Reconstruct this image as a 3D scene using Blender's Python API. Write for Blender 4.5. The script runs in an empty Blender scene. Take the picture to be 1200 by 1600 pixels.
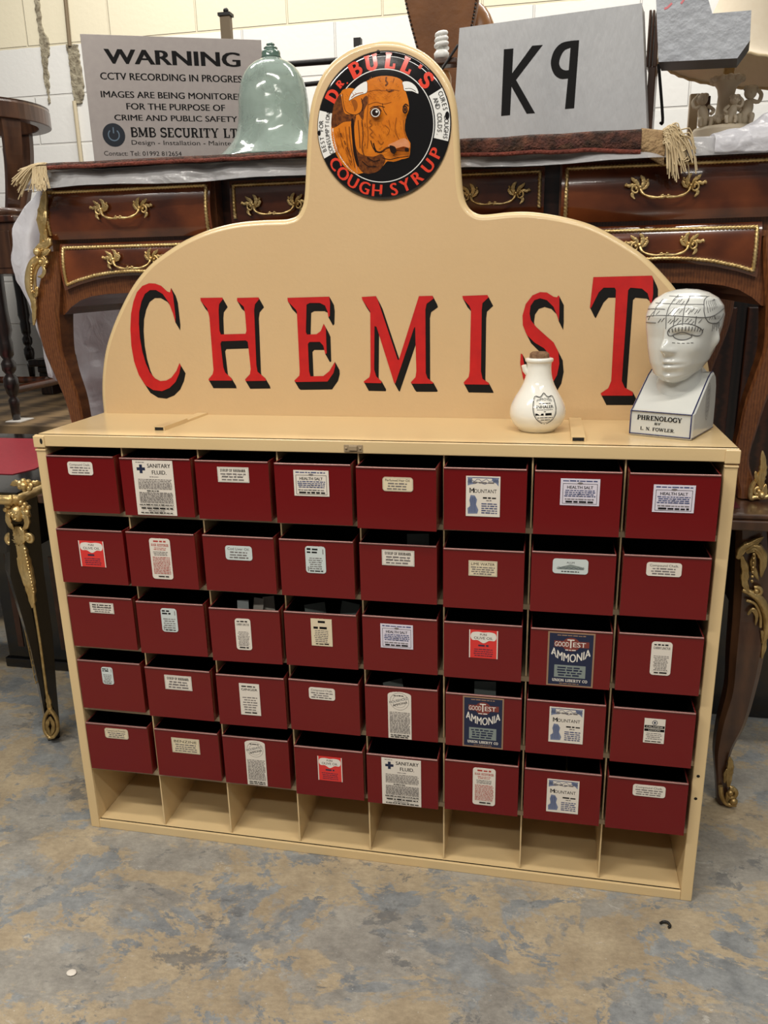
import bpy, bmesh, math, random
from mathutils import Vector, Matrix
random.seed(7)
R = math.radians
SC = bpy.context.scene
COL = SC.collection

# ------------------------------------------------------------------ camera
CAM_M = Matrix(((0.9799, -0.0369, 0.1963), (0.1986, 0.2835, -0.9382), (-0.0210, 0.9583, 0.2851)))
CAM_C = Vector((1.026, -1.4378, 1.2421))
FPX = 1252.16
cd = bpy.data.cameras.new('camera')
cd.sensor_fit = 'VERTICAL'; cd.sensor_height = 36.0; cd.lens = FPX / 1600 * 36.0
cd.clip_start = 0.02; cd.clip_end = 60
cam = bpy.data.objects.new('camera', cd); COL.objects.link(cam)
cam.matrix_world = Matrix.Translation(CAM_C) @ CAM_M.to_4x4()
SC.camera = cam

# ------------------------------------------------------------------ light
W = bpy.data.worlds.new('world'); SC.world = W; W.use_nodes = True
bg = W.node_tree.nodes['Background']
bg.inputs[0].default_value = (1.0, 0.97, 0.93, 1); bg.inputs[1].default_value = 0.13
SC.view_settings.view_transform = 'Standard'; SC.view_settings.look = 'None'
SC.view_settings.gamma = 1.0; SC.view_settings.exposure = 0.0
SC.view_settings.use_curve_mapping = False

def ceiling_light(x, y, z, sx, sy, watts, col=(1, 0.95, 0.87), rz=0, tilt=0):
    l = bpy.data.lights.new('ceiling_light', 'AREA')
    l.shape = 'RECTANGLE'; l.size = sx; l.size_y = sy; l.energy = watts; l.color = col
    o = bpy.data.objects.new('ceiling_light', l); COL.objects.link(o)
    o.location = (x, y, z); o.rotation_euler = (tilt, 0, rz)
    return o
ceiling_light(-0.75, -1.7, 3.3, 1.6, 0.16, 68)
ceiling_light(0.95, -0.9, 3.5, 1.6, 0.16, 40)
ceiling_light(2.3, -2.1, 3.3, 1.6, 0.16, 34)
ceiling_light(0.5, -3.1, 3.3, 1.6, 0.16, 40)  # extra unseen lamp, added to brighten the floor in the foreground
ceiling_light(-0.6, 1.45, 3.5, 1.6, 0.16, 56)
ceiling_light(1.6, 1.5, 3.5, 1.6, 0.16, 47)

# ------------------------------------------------------------------ helpers
def at(px, py, y=None, z=None, x=None):
    d = CAM_M @ Vector(((px - 600) / FPX, -(py - 800) / FPX, -1.0))
    if y is not None: t = (y - CAM_C.y) / d.y
    elif z is not None: t = (z - CAM_C.z) / d.z
    else: t = (x - CAM_C.x) / d.x
    return CAM_C + d * t

def lin(c):
    def f(v):
        v /= 255.0
        return v / 12.92 if v <= 0.04045 else ((v + 0.055) / 1.055) ** 2.4
    return (f(c[0]), f(c[1]), f(c[2]), 1)

def mat(name, c, rough=0.5, metal=0.0, coat=0.0, noise=None, bump=None, spec=0.5, stretch=(1, 1, 1), c2=None):
    """noise=(scale, detail, amount): mottle towards c2; bump=(scale, strength)"""
    m = bpy.data.materials.new(name); m.use_nodes = True
    nt = m.node_tree; b = nt.nodes['Principled BSDF']
    b.inputs['Base Color'].default_value = lin(c); b.inputs['Roughness'].default_value = rough
    b.inputs['Metallic'].default_value = metal; b.inputs['Coat Weight'].default_value = coat
    b.inputs['Coat Roughness'].default_value = 0.06; b.inputs['Specular IOR Level'].default_value = spec
    tc = nt.nodes.new('ShaderNodeTexCoord'); mp = nt.nodes.new('ShaderNodeMapping')
    mp.inputs['Scale'].default_value = stretch
    nt.links.new(tc.outputs['Object'], mp.inputs[0])
    if noise:
        n = nt.nodes.new('ShaderNodeTexNoise'); n.inputs['Scale'].default_value = noise[0]; n.inputs['Detail'].default_value = noise[1]
        nt.links.new(mp.outputs[0], n.inputs['Vector'])
        r = nt.nodes.new('ShaderNodeValToRGB'); r.color_ramp.elements[0].position = 0.5 - noise[2] / 2; r.color_ramp.elements[1].position = 0.5 + noise[2] / 2
        r.color_ramp.elements[0].color = lin(c); r.color_ramp.elements[1].color = lin(c2 or [v * 0.85 for v in c])
        nt.links.new(n.outputs['Fac'], r.inputs[0]); nt.links.new(r.outputs[0], b.inputs['Base Color'])
    if bump:
        n = nt.nodes.new('ShaderNodeTexNoise'); n.inputs['Scale'].default_value = bump[0]; n.inputs['Detail'].default_value = 6
        nt.links.new(mp.outputs[0], n.inputs['Vector'])
        bp = nt.nodes.new('ShaderNodeBump'); bp.inputs['Strength'].default_value = bump[1]; bp.inputs['Distance'].default_value = 0.01
        nt.links.new(n.outputs['Fac'], bp.inputs['Height']); nt.links.new(bp.outputs[0], b.inputs['Normal'])
    return m

class MB:
    def __init__(s): s.v = []; s.f = []; s.m = []; s.s = []
    def add(s, vs, fs, m=0, smooth=False):
        o = len(s.v); s.v += [tuple(p) for p in vs]
        for f in fs: s.f.append([i + o for i in f]); s.m.append(m); s.s.append(smooth)
    def box(s, lo, hi, m=0, mtx=None):
        x0, y0, z0 = lo; x1, y1, z1 = hi
        vs = [Vector(p) for p in ((x0,y0,z0),(x1,y0,z0),(x1,y1,z0),(x0,y1,z0),(x0,y0,z1),(x1,y0,z1),(x1,y1,z1),(x0,y1,z1))]
        if mtx: vs = [mtx @ p for p in vs]
        s.add(vs, [(0,3,2,1),(4,5,6,7),(0,1,5,4),(1,2,6,5),(2,3,7,6),(3,0,4,7)], m)
    def loft(s, rings, m=0, smooth=True, caps=(True, True), closed=True):
        n = len(rings[0]); vs = [p for r in rings for p in r]; fs = []
        for i in range(len(rings) - 1):
            for j in range(n if closed else n - 1):
                k = (j + 1) % n
                fs.append((i*n+j, i*n+k, (i+1)*n+k, (i+1)*n+j))
        s.add(vs, fs, m, smooth)
        if caps[0]: s.add(rings[0], [tuple(range(n))[::-1]], m)
        if caps[1]: s.add(rings[-1], [tuple(range(n))], m)
    def tube(s, pts, r, n=8, m=0, smooth=True, caps=True, flat=1.0, up=None, twist=None):
        pts = [Vector(p) for p in pts]; N = len(pts)
        if not hasattr(r, '__len__'): r = [r] * N
        rings = []; prev = None; d = 0.0
        for i, p in enumerate(pts):
            t = (pts[min(i+1, N-1)] - pts[max(i-1, 0)]).normalized()
            if prev is None:
                u = Vector(up) if up else (Vector((0, -1, 0)) if abs(t.y) < 0.9 else Vector((0, 0, 1)))
            else: u = prev
            u = (u - t * u.dot(t)).normalized(); prev = u
            w = t.cross(u)
            if i: d += (p - pts[i-1]).length
            ring = []
            for k in range(n):
                a = 2 * math.pi * k / n
                rr = r[i]
                if twist: rr *= 1 + twist[0] * math.cos(2 * (a - d * twist[1]))
                ring.append(p + w * math.cos(a) * rr + u * math.sin(a) * rr * flat)
            rings.append(ring)
        s.loft(rings, m, smooth, (caps, caps))
    def lathe(s, prof, c=(0, 0, 0), n=40, m=0, caps=(False, False), mtx=None, a0=0, a1=2*math.pi):
        full = abs(a1 - a0 - 2*math.pi) < 1e-6
        rings = []
        for r, z in prof:
            ring = []
            for k in range(n if full else n + 1):
                a = a0 + (a1 - a0) * k / n
                p = Vector((r * math.cos(a), r * math.sin(a), z))
                if mtx: p = mtx @ p
                ring.append(p + Vector(c))
            rings.append(ring)
        s.loft(rings, m, True, caps, full)
    def prism(s, poly, d, m=0, m2=None, smooth=False):
        """poly: list of 3D points; d: extrusion vector"""
        a = [Vector(p) for p in poly]; n = len(a); b = [p + Vector(d) for p in a]
        s.add(a + b, [tuple(range(n)), tuple(range(n, 2*n))[::-1]], m)
        s.add(a + b, [(i, i + n, (i+1) % n + n, (i+1) % n) for i in range(n)], m if m2 is None else m2, smooth)
    def ball(s, c, r, m=0, n=8, sq=(1, 1, 1)):
        rings = []
        for i in range(1, n):
            t = math.pi * i / n
            rings.append([Vector((c[0] + r*sq[0]*math.sin(t)*math.cos(2*math.pi*k/(n+2)), c[1] + r*sq[1]*math.sin(t)*math.sin(2*math.pi*k/(n+2)), c[2] - r*sq[2]*math.cos(t))) for k in range(n+2)])
        s.loft(rings, m)
    def build(s, name, mats, parent=None, local=False, bevel=0.0, segs=2, sub=0):
        me = bpy.data.meshes.new(name)
        off = Vector((0, 0, 0))
        if parent is not None and not local: off = BASE[parent.name]
        me.from_pydata([Vector(p) - off for p in s.v], [], s.f)
        for k in (mats if isinstance(mats, (list, tuple)) else [mats]): me.materials.append(k)
        me.polygons.foreach_set('material_index', s.m); me.polygons.foreach_set('use_smooth', s.s)
        me.update()
        o = bpy.data.objects.new(name, me); COL.objects.link(o)
        if parent is not None: o.parent = parent; BASE[o.name] = off
        else: BASE[o.name] = Vector((0, 0, 0))
        if bevel:
            b = o.modifiers.new('bevel', 'BEVEL'); b.width = bevel; b.segments = segs; b.limit_method = 'ANGLE'; b.angle_limit = R(40)
        if sub:
            q = o.modifiers.new('sub', 'SUBSURF'); q.levels = sub; q.render_levels = sub
        return o
BASE = {}
def thing(name, label, cat, loc=(0, 0, 0), rz=0.0, group=None):
    o = bpy.data.objects.new(name, None); COL.objects.link(o); o.empty_display_size = 0.05
    o.location = loc; o.rotation_euler = (0, 0, rz); BASE[o.name] = Vector(loc)
    return tag(o, label, cat, group)
def tag(o, label, cat, group=None):
    o['label'] = label; o['category'] = cat
    if group: o['group'] = group
    return o
def structure(o): o['kind'] = 'structure'; return o

def spline(pts, n=6, closed=False):
    P = [Vector(p) for p in pts]; N = len(P); out = []
    rng = range(N if closed else N - 1)
    for i in rng:
        if closed: a, b, c, d = P[i-1], P[i], P[(i+1) % N], P[(i+2) % N]
        else: a, b, c, d = P[max(i-1, 0)], P[i], P[i+1], P[min(i+2, N-1)]
        for k in range(n):
            t = k / n
            out.append(0.5 * ((2*b) + (c-a)*t + (2*a-5*b+4*c-d)*t*t + (3*b-a-3*c+d)*t**3))
    if not closed: out.append(P[-1])
    return out
def lerp_table(tab, x):
    if x <= tab[0][0]: return tab[0][1:]
    for a, b in zip(tab, tab[1:]):
        if x <= b[0]:
            t = (x - a[0]) / (b[0] - a[0]); return tuple(p + (q - p) * t for p, q in zip(a[1:], b[1:]))
    return tab[-1][1:]

# ---- lettering: built-in font turned to mesh, and a slab-serif alphabet drawn as strokes
_TC = {}
def glyphs(body, bold=0.0, space=1.0):
    k = (body, bold, space)
    if k not in _TC:
        c = bpy.data.curves.new('txt', 'FONT'); c.body = body; c.offset = bold; c.space_character = space; c.resolution_u = 3
        o = bpy.data.objects.new('txt', c); COL.objects.link(o)
        me = bpy.data.meshes.new_from_object(o)
        vs = [(v.co.x / 0.69, v.co.y / 0.69) for v in me.vertices]; fs = [tuple(p.vertices) for p in me.polygons]
        bpy.data.objects.remove(o); bpy.data.curves.remove(c); bpy.data.meshes.remove(me)
        x0 = min(v[0] for v in vs); x1 = max(v[0] for v in vs)
        _TC[k] = ([(x - x0, y) for x, y in vs], fs, x1 - x0)
    return _TC[k]
def arc(cx, cy, rx, ry, a0, a1, n=12):
    return [(cx + rx * math.cos(R(a0 + (a1 - a0) * i / n)), cy + ry * math.sin(R(a0 + (a1 - a0) * i / n))) for i in range(n + 1)]
T, t = 0.19, 0.09
SLAB = {
 'A': (.86, [([(.12,.0),(.42,1)],t),([(.42,1),(.74,0)],T),([(.2,.33),(.64,.33)],t)], [(.12,0,.28),(.74,0,.3)]),
 'B': (.74, [([(.2,0),(.2,1)],T),([(.1,.955)]+arc(.4,.745,.22,.21,90,-90)+[(.2,.535)],.12),([(.2,.535)]+arc(.42,.29,.25,.245,90,-90)+[(.1,.045)],.13)], []),
 'C': (.76, [(arc(.42,.5,.32,.44,40,320,18),.16),([(.69,.98),(.69,.66)],t)], []),
 'D': (.8, [([(.2,0),(.2,1)],T),([(.08,.95)]+arc(.4,.5,.3,.45,90,-90,16)+[(.08,.05)],.14)], []),
 'E': (.7, [([(.2,0),(.2,1)],T),([(.06,.95),(.62,.95)],.1),([(.06,.05),(.62,.05)],.1),([(.2,.5),(.5,.5)],t),([(.6,1),(.6,.72)],t),([(.6,0),(.6,.28)],t)], []),
 'F': (.68, [([(.2,0),(.2,1)],T),([(.06,.95),(.62,.95)],.1),([(.2,.5),(.5,.5)],t),([(.6,1),(.6,.72)],t)], [(.2,0,.34)]),
 'G': (.82, [(arc(.42,.5,.32,.44,45,345,18),.16),([(.7,.98),(.7,.68)],t),([(.7,.05),(.7,.42)],.15)], [(.68,.4,.3)]),
 'H': (.86, [([(.2,0),(.2,1)],T),([(.66,0),(.66,1)],T),([(.2,.5),(.66,.5)],t)], [(.2,0,.34),(.66,0,.34),(.2,1,.34),(.66,1,.34)]),
 'I': (.42, [([(.2,0),(.2,1)],T)], [(.2,0,.36),(.2,1,.36)]),
 'L': (.68, [([(.2,0),(.2,1)],T),([(.06,.05),(.62,.05)],.1),([(.6,0),(.6,.34)],.1)], [(.2,1,.36)]),
 'M': (1.0, [([(.16,0),(.16,1)],t),([(.16,1),(.48,.1)],T),([(.48,.1),(.8,1)],t),([(.82,0),(.82,1)],T)], [(.16,0,.28),(.82,0,.34),(.14,1,.24),(.84,1,.28)]),
 'N': (.86, [([(.16,0),(.16,1)],t),([(.16,1),(.7,0)],T),([(.7,0),(.7,1)],t)], [(.16,0,.28),(.12,1,.24),(.7,1,.28)]),
 'O': (.84, [(arc(.42,.5,.32,.44,0,360,24),.16)], []),
 'P': (.7, [([(.2,0),(.2,1)],T),([(.08,.955)]+arc(.4,.71,.24,.245,90,-90)+[(.2,.465)],.13)], [(.2,0,.36)]),
 'R': (.82, [([(.2,0),(.2,1)],T),([(.08,.955)]+arc(.4,.73,.22,.225,90,-90)+[(.2,.505)],.13),([(.42,.5),(.64,.0)],.17)], [(.2,0,.34),(.68,0,.22)]),
 'S': (.68, [(arc(.34,.73,.22,.22,30,270,14)[:-1]+arc(.34,.27,.24,.23,90,-150,14),.16),([(.56,.98),(.56,.72)],t),([(.09,.02),(.09,.28)],t)], []),
 'T': (.76, [([(.38,0),(.38,1)],T),([(.06,.95),(.7,.95)],.1),([(.09,1),(.09,.7)],t),([(.67,1),(.67,.7)],t)], [(.38,0,.36)]),
 'U': (.84, [([(.2,1),(.2,.34)]+arc(.43,.3,.23,.25,180,360,14)+[(.66,1)],.16)], [(.2,1,.34),(.66,1,.3)]),
 'W': (1.15, [([(.1,1),(.32,0)],T),([(.32,0),(.56,.95)],t),([(.56,.95),(.78,0)],T),([(.78,0),(1.0,1)],t)], [(.1,1,.3),(.56,1,.26),(1.0,1,.26)]),
 'Y': (.82, [([(.4,0),(.4,.45)],T),([(.14,1),(.4,.42)],T*.9),([(.66,1),(.4,.42)],t)], [(.4,0,.34),(.14,1,.28),(.66,1,.26)]),
 "'": (.24, [([(.1,1),(.1,.72)],.12)], []), '.': (.24, [([(.1,0),(.1,.13)],.13)], []), ',': (.24, [([(.12,.1),(.07,-.12)],.1)], []),
 '-': (.4, [([(.06,.45),(.34,.45)],.1)], []), ' ': (.4, [], []),
}
def ribbon2(pts, w):
    n = len(pts); L = []; Q = []
    for i in range(n):
        a = pts[max(i-1, 0)]; b = pts[min(i+1, n-1)]
        dx, dy = b[0]-a[0], b[1]-a[1]; l = math.hypot(dx, dy) or 1
        L.append((pts[i][0]-dy/l*w/2, pts[i][1]+dx/l*w/2)); Q.append((pts[i][0]+dy/l*w/2, pts[i][1]-dx/l*w/2))
    return L + Q, [(i+1, i, n+i, n+i+1) for i in range(n-1)]
def slab(body, fat=1.0):
    k = ('slab', body, fat)
    if k not in _TC:
        V = []; F = []; x = 0.0; lay = []; q = 0
        for ch in body:
            w, st, se = SLAB[ch]
            for pts, wd in st:
                vs, fs = ribbon2(pts, wd * fat); o = len(V)
                V += [(a + x, b) for a, b in vs]; F += [tuple(i + o for i in f) for f in fs]; lay += [q] * len(vs); q += 1
            for sx, sy, l in se:
                y0, y1 = (0, .09 * fat) if sy == 0 else ((1 - .09 * fat, 1) if sy == 1 else (sy - .04, sy + .05)); o = len(V)
                V += [(x+sx-l/2, y0), (x+sx+l/2, y0), (x+sx+l/2, y1), (x+sx-l/2, y1)]; F.append((o, o+1, o+2, o+3)); lay += [q] * 4; q += 1
            x += w
        _TC[k] = (V, F, x, lay)
    return _TC[k]

class Print:
    """flat lettering and marks in (u, v) on a surface; place(u, v, h) -> 3D, h = height above it"""
    def __init__(s, place, h0=0.0004): s.mb = MB(); s.place = place; s.h = h0; s.step = 0.00001
    def put(s, vs, fs, m, lay=None):
        s.h += s.step
        s.mb.add([s.place(p[0], p[1], s.h + (lay[i] * 4e-6 if lay else 0)) for i, p in enumerate(vs)], fs, m)
    def text(s, body, u, v, size, m=0, width=None, align='c', bold=0.0, serif=False, fat=1.0, arcf=None, rot=0):
        """size = cap height; width forces the run's width; arcf(u) gives a lift of the baseline"""
        if serif: V, F, w, lay = slab(body, fat)
        else:
            V, F, w = glyphs(body); lay = None
            if bold:   # heavier face: the run struck again a little to either side
                n = len(V); V = V + [(a + bold, b) for a, b in V] + [(a + 2 * bold, b) for a, b in V]; F = list(F) + [tuple(i + n for i in f) for f in F] + [tuple(i + 2 * n for i in f) for f in F]
                lay = [0] * n + [1] * n + [2] * n; w += 2 * bold
        kx = (width / w) if width else size
        x0 = {'c': -w * kx / 2, 'l': 0, 'r': -w * kx}[align]
        pts = []; c, sn = math.cos(rot), math.sin(rot)
        for a, b in V:
            x, y = x0 + a * kx, b * size
            if arcf: y += arcf(x)
            pts.append((u + x * c - y * sn, v + x * sn + y * c))
        s.put(pts, F, m, lay)
    def rect(s, u0, v0, u1, v1, m=0): s.put([(u0,v0),(u1,v0),(u1,v1),(u0,v1)], [(0,1,2,3)], m)
    def frame(s, u0, v0, u1, v1, w, m=0):
        s.rect(u0, v0, u1, v0+w, m); s.rect(u0, v1-w, u1, v1, m); s.rect(u0, v0+w, u0+w, v1-w, m); s.rect(u1-w, v0+w, u1, v1-w, m)
    def poly(s, pts, m=0): s.put(pts, [tuple(range(len(pts)))], m)
    def stroke(s, pts, w, m=0): vs, fs = ribbon2(pts, w); s.put(vs, fs, m)
    def ell(s, u, v, a, b, m=0, n=28): s.poly([(u + a*math.cos(2*math.pi*i/n), v + b*math.sin(2*math.pi*i/n)) for i in range(n)], m)
    def ring(s, u, v, a, w, m=0, n=40, b=None):
        b = b or a; s.stroke([(u + a*math.cos(2*math.pi*i/n), v + b*math.sin(2*math.pi*i/n)) for i in range(n + 1)], w, m)
    def lines(s, u0, u1, v0, v1, n, m=0, fill=0.45, ragged=0.0):
        """n lines of small print between v0 and v1 (too small to read in the photo)"""
        p = (v1 - v0) / n; h = p * fill
        for i in range(n):
            v = v1 - (i + 0.75) * p; rg = random.uniform(0, ragged) * (u1 - u0) / 2; x = u0 + rg
            while x < u1 - rg - h:
                l = random.uniform(1.4, 5.0) * h
                s.rect(x, v, min(x + l, u1 - rg), v + h * random.uniform(.8, 1.1), m); x += l + h * 0.7
    def build(s, name, mats, parent, local=False): return s.mb.build(name, mats, parent, local)

# ------------------------------------------------------------------ materials
M = {}
M['cream'] = mat('cream_enamel_paint', (222, 195, 147), 0.3, coat=0.3, noise=(3, 3, .6), c2=(216, 188, 139), bump=(180, .03))
M['board'] = mat('cream_painted_board', (207, 177, 134), 0.5, noise=(4, 4, .7), c2=(202, 171, 127), bump=(120, .05))
M['red'] = mat('dark_red_enamel', (112, 8, 12), 0.25, coat=0.12, noise=(6, 4, .8), c2=(102, 7, 11), bump=(60, .02), spec=.35)
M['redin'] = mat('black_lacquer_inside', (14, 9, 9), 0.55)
M['rim'] = mat('worn_bin_rim', (150, 110, 104), 0.35, 0.4)
M['shelf'] = mat('drab_shelf_paint', (162, 142, 112), 0.45, noise=(8, 3, .6), c2=(148, 130, 104))
M['hole'] = mat('dark_hole', (12, 9, 7), 0.8)
M['paper'] = mat('white_paper', (222, 214, 202), 0.6)
M['lilac'] = mat('cool_white_paper', (214, 208, 220), 0.6)
M['ivory'] = mat('ivory_paper', (218, 204, 174), 0.6)
M['pale'] = mat('pale_blue_paper', (200, 208, 206), 0.6)
M['ink'] = mat('black_ink', (13, 12, 13), 0.7, spec=.2)
M['grey'] = mat('grey_ink', (112, 106, 104), 0.6)
M['blue'] = mat('blue_ink', (52, 66, 112), 0.6)
M['navy'] = mat('navy_print', (22, 32, 62), 0.5)
M['tan'] = mat('tan_print', (150, 118, 92), 0.6)
M['redink'] = mat('red_ink', (176, 62, 52), 0.6)
M['redp'] = mat('red_label', (214, 50, 46), 0.55)
M['white'] = mat('white_print', (226, 220, 210), 0.5)
M['steel'] = mat('grey_print', (128, 138, 134), 0.6)
M['sign_red'] = mat('signwriter_red', (194, 26, 24), 0.45, noise=(40, 3, .5), c2=(176, 20, 22))
M['sign_black'] = mat('signwriter_black', (10, 9, 9), 0.6, spec=.25)
INKS = [M['ink'], M['grey'], M['blue'], M['redink'], M['redp'], M['white'], M['navy'], M['tan'], M['steel'], mat('faded_red_print', (122, 52, 44), .6), mat('blue_grey_wash', (112, 122, 150), .6)]
INK, GREY, BLUE, REDI, REDP, WHT, NAVY, TAN, STEEL, FRED, WASH = range(11)
M['gilt'] = mat('gilt_brass', (238, 214, 158), 0.36, .78, noise=(30, 3, .7), c2=(190, 152, 86), bump=(90, .25))
M['giltdull'] = mat('aged_gilt', (214, 188, 132), 0.38, .78, noise=(40, 3, .7), c2=(146, 116, 66), bump=(90, .3))
M['blk'] = mat('black_lacquer', (12, 10, 10), 0.18, coat=0.4)
M['porc'] = mat('white_glazed_porcelain', (208, 209, 203), 0.16, coat=0.5, noise=(25, 5, .8), c2=(198, 199, 194))
M['craze'] = mat('white_glaze', (238, 236, 226), 0.12, coat=0.6)
M['cobalt'] = mat('cobalt_line', (32, 36, 84), 0.25)
M['cork'] = mat('cork', (150, 116, 84), 0.9, noise=(120, 4, .6), c2=(92, 62, 42), bump=(150, .5))
M['enamel'] = mat('black_vitreous_enamel', (14, 12, 13), 0.1, coat=0.6)
M['e_red'] = mat('enamel_red', (222, 66, 46), 0.16, coat=0.4)
M['e_white'] = mat('enamel_white', (232, 232, 228), 0.14, coat=0.4)
M['e_orange'] = mat('enamel_orange', (216, 126, 30), 0.16, coat=0.4, noise=(55, 4, .6), c2=(196, 106, 24))
M['e_brown'] = mat('enamel_brown', (74, 38, 18), 0.18, coat=0.4, noise=(190, 3, .35), c2=(120, 66, 24))
M['e_dark'] = mat('enamel_dark_brown', (34, 18, 12), 0.18, coat=0.3)
M['e_pink'] = mat('enamel_pink', (214, 148, 110), 0.16, coat=0.3, noise=(80, 3, .6), c2=(206, 128, 70))
M['e_line'] = mat('enamel_shading', (150, 82, 22), 0.18, coat=0.3)

def wood(name, c1, c2, rough=0.25, coat=0.5, scale=(3, 3, 3), dist=3.0, rings=5.0, burr=0.4):
    m = bpy.data.materials.new(name); m.use_nodes = True
    nt = m.node_tree; b = nt.nodes['Principled BSDF']
    b.inputs['Roughness'].default_value = rough; b.inputs['Coat Weight'].default_value = coat; b.inputs['Coat Roughness'].default_value = 0.05
    tc = nt.nodes.new('ShaderNodeTexCoord'); mp = nt.nodes.new('ShaderNodeMapping'); mp.inputs['Scale'].default_value = scale
    nt.links.new(tc.outputs['Object'], mp.inputs[0])
    w = nt.nodes.new('ShaderNodeTexWave'); w.inputs['Scale'].default_value = rings; w.inputs['Distortion'].default_value = dist; w.inputs['Detail'].default_value = 4; w.inputs['Detail Scale'].default_value = 1.6
    n = nt.nodes.new('ShaderNodeTexNoise'); n.inputs['Scale'].default_value = 9; n.inputs['Detail'].default_value = 7
    nt.links.new(mp.outputs[0], w.inputs['Vector']); nt.links.new(mp.outputs[0], n.inputs['Vector'])
    mx = nt.nodes.new('ShaderNodeMix'); mx.inputs[0].default_value = burr
    nt.links.new(w.outputs['Fac'], mx.inputs[2]); nt.links.new(n.outputs['Fac'], mx.inputs[3])
    r = nt.nodes.new('ShaderNodeValToRGB'); r.color_ramp.elements[0].position = .25; r.color_ramp.elements[1].position = .78
    r.color_ramp.elements[0].color = lin(c1); r.color_ramp.elements[1].color = lin(c2)
    nt.links.new(mx.outputs[0], r.inputs[0]); nt.links.new(r.outputs[0], b.inputs['Base Color'])
    return m
M['mahog'] = wood('burr_mahogany', (58, 25, 15), (124, 64, 32), .16, .7, (1.2, 1.2, 1.6), 14, 1.1, .8)
M['rosew'] = wood('crossbanded_walnut', (84, 46, 25), (122, 74, 40), .3, .4, (26, 6, 12), 2.5, 2.0, .75)
M['dkwood'] = wood('dark_mahogany', (40, 20, 13), (74, 38, 22), .3, .3, (4, 4, 12), 3, 2, .4)
M['walnut'] = wood('old_walnut', (56, 34, 23), (88, 58, 38), .35, .3, (6, 6, 1.6), 4, 1.6, .75)
M['plank'] = wood('worn_planks', (70, 56, 40), (140, 116, 84), .6, 0, (1.0, 9, 3), 3, 2, .5)
M['ebon'] = wood('ebonised_wood', (18, 11, 10), (38, 24, 20), .3, .3)
M['leather'] = mat('brown_leather', (142, 92, 50), 0.5, noise=(9, 6, .8), c2=(80, 48, 26), spec=.25, bump=(60, .15), coat=0.15)
M['tanlea'] = mat('tan_leather', (158, 108, 56), 0.3, coat=.4, noise=(8, 3, .7), c2=(112, 70, 36))
M['redlea'] = mat('red_leather', (148, 44, 54), 0.45, noise=(90, 3, .5), c2=(134, 36, 48))
M['wine'] = mat('dark_wine_leather', (84, 26, 34), 0.4)
M['iron'] = mat('black_iron', (26, 24, 24), 0.45, .3)
M['mesh'] = None

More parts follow.
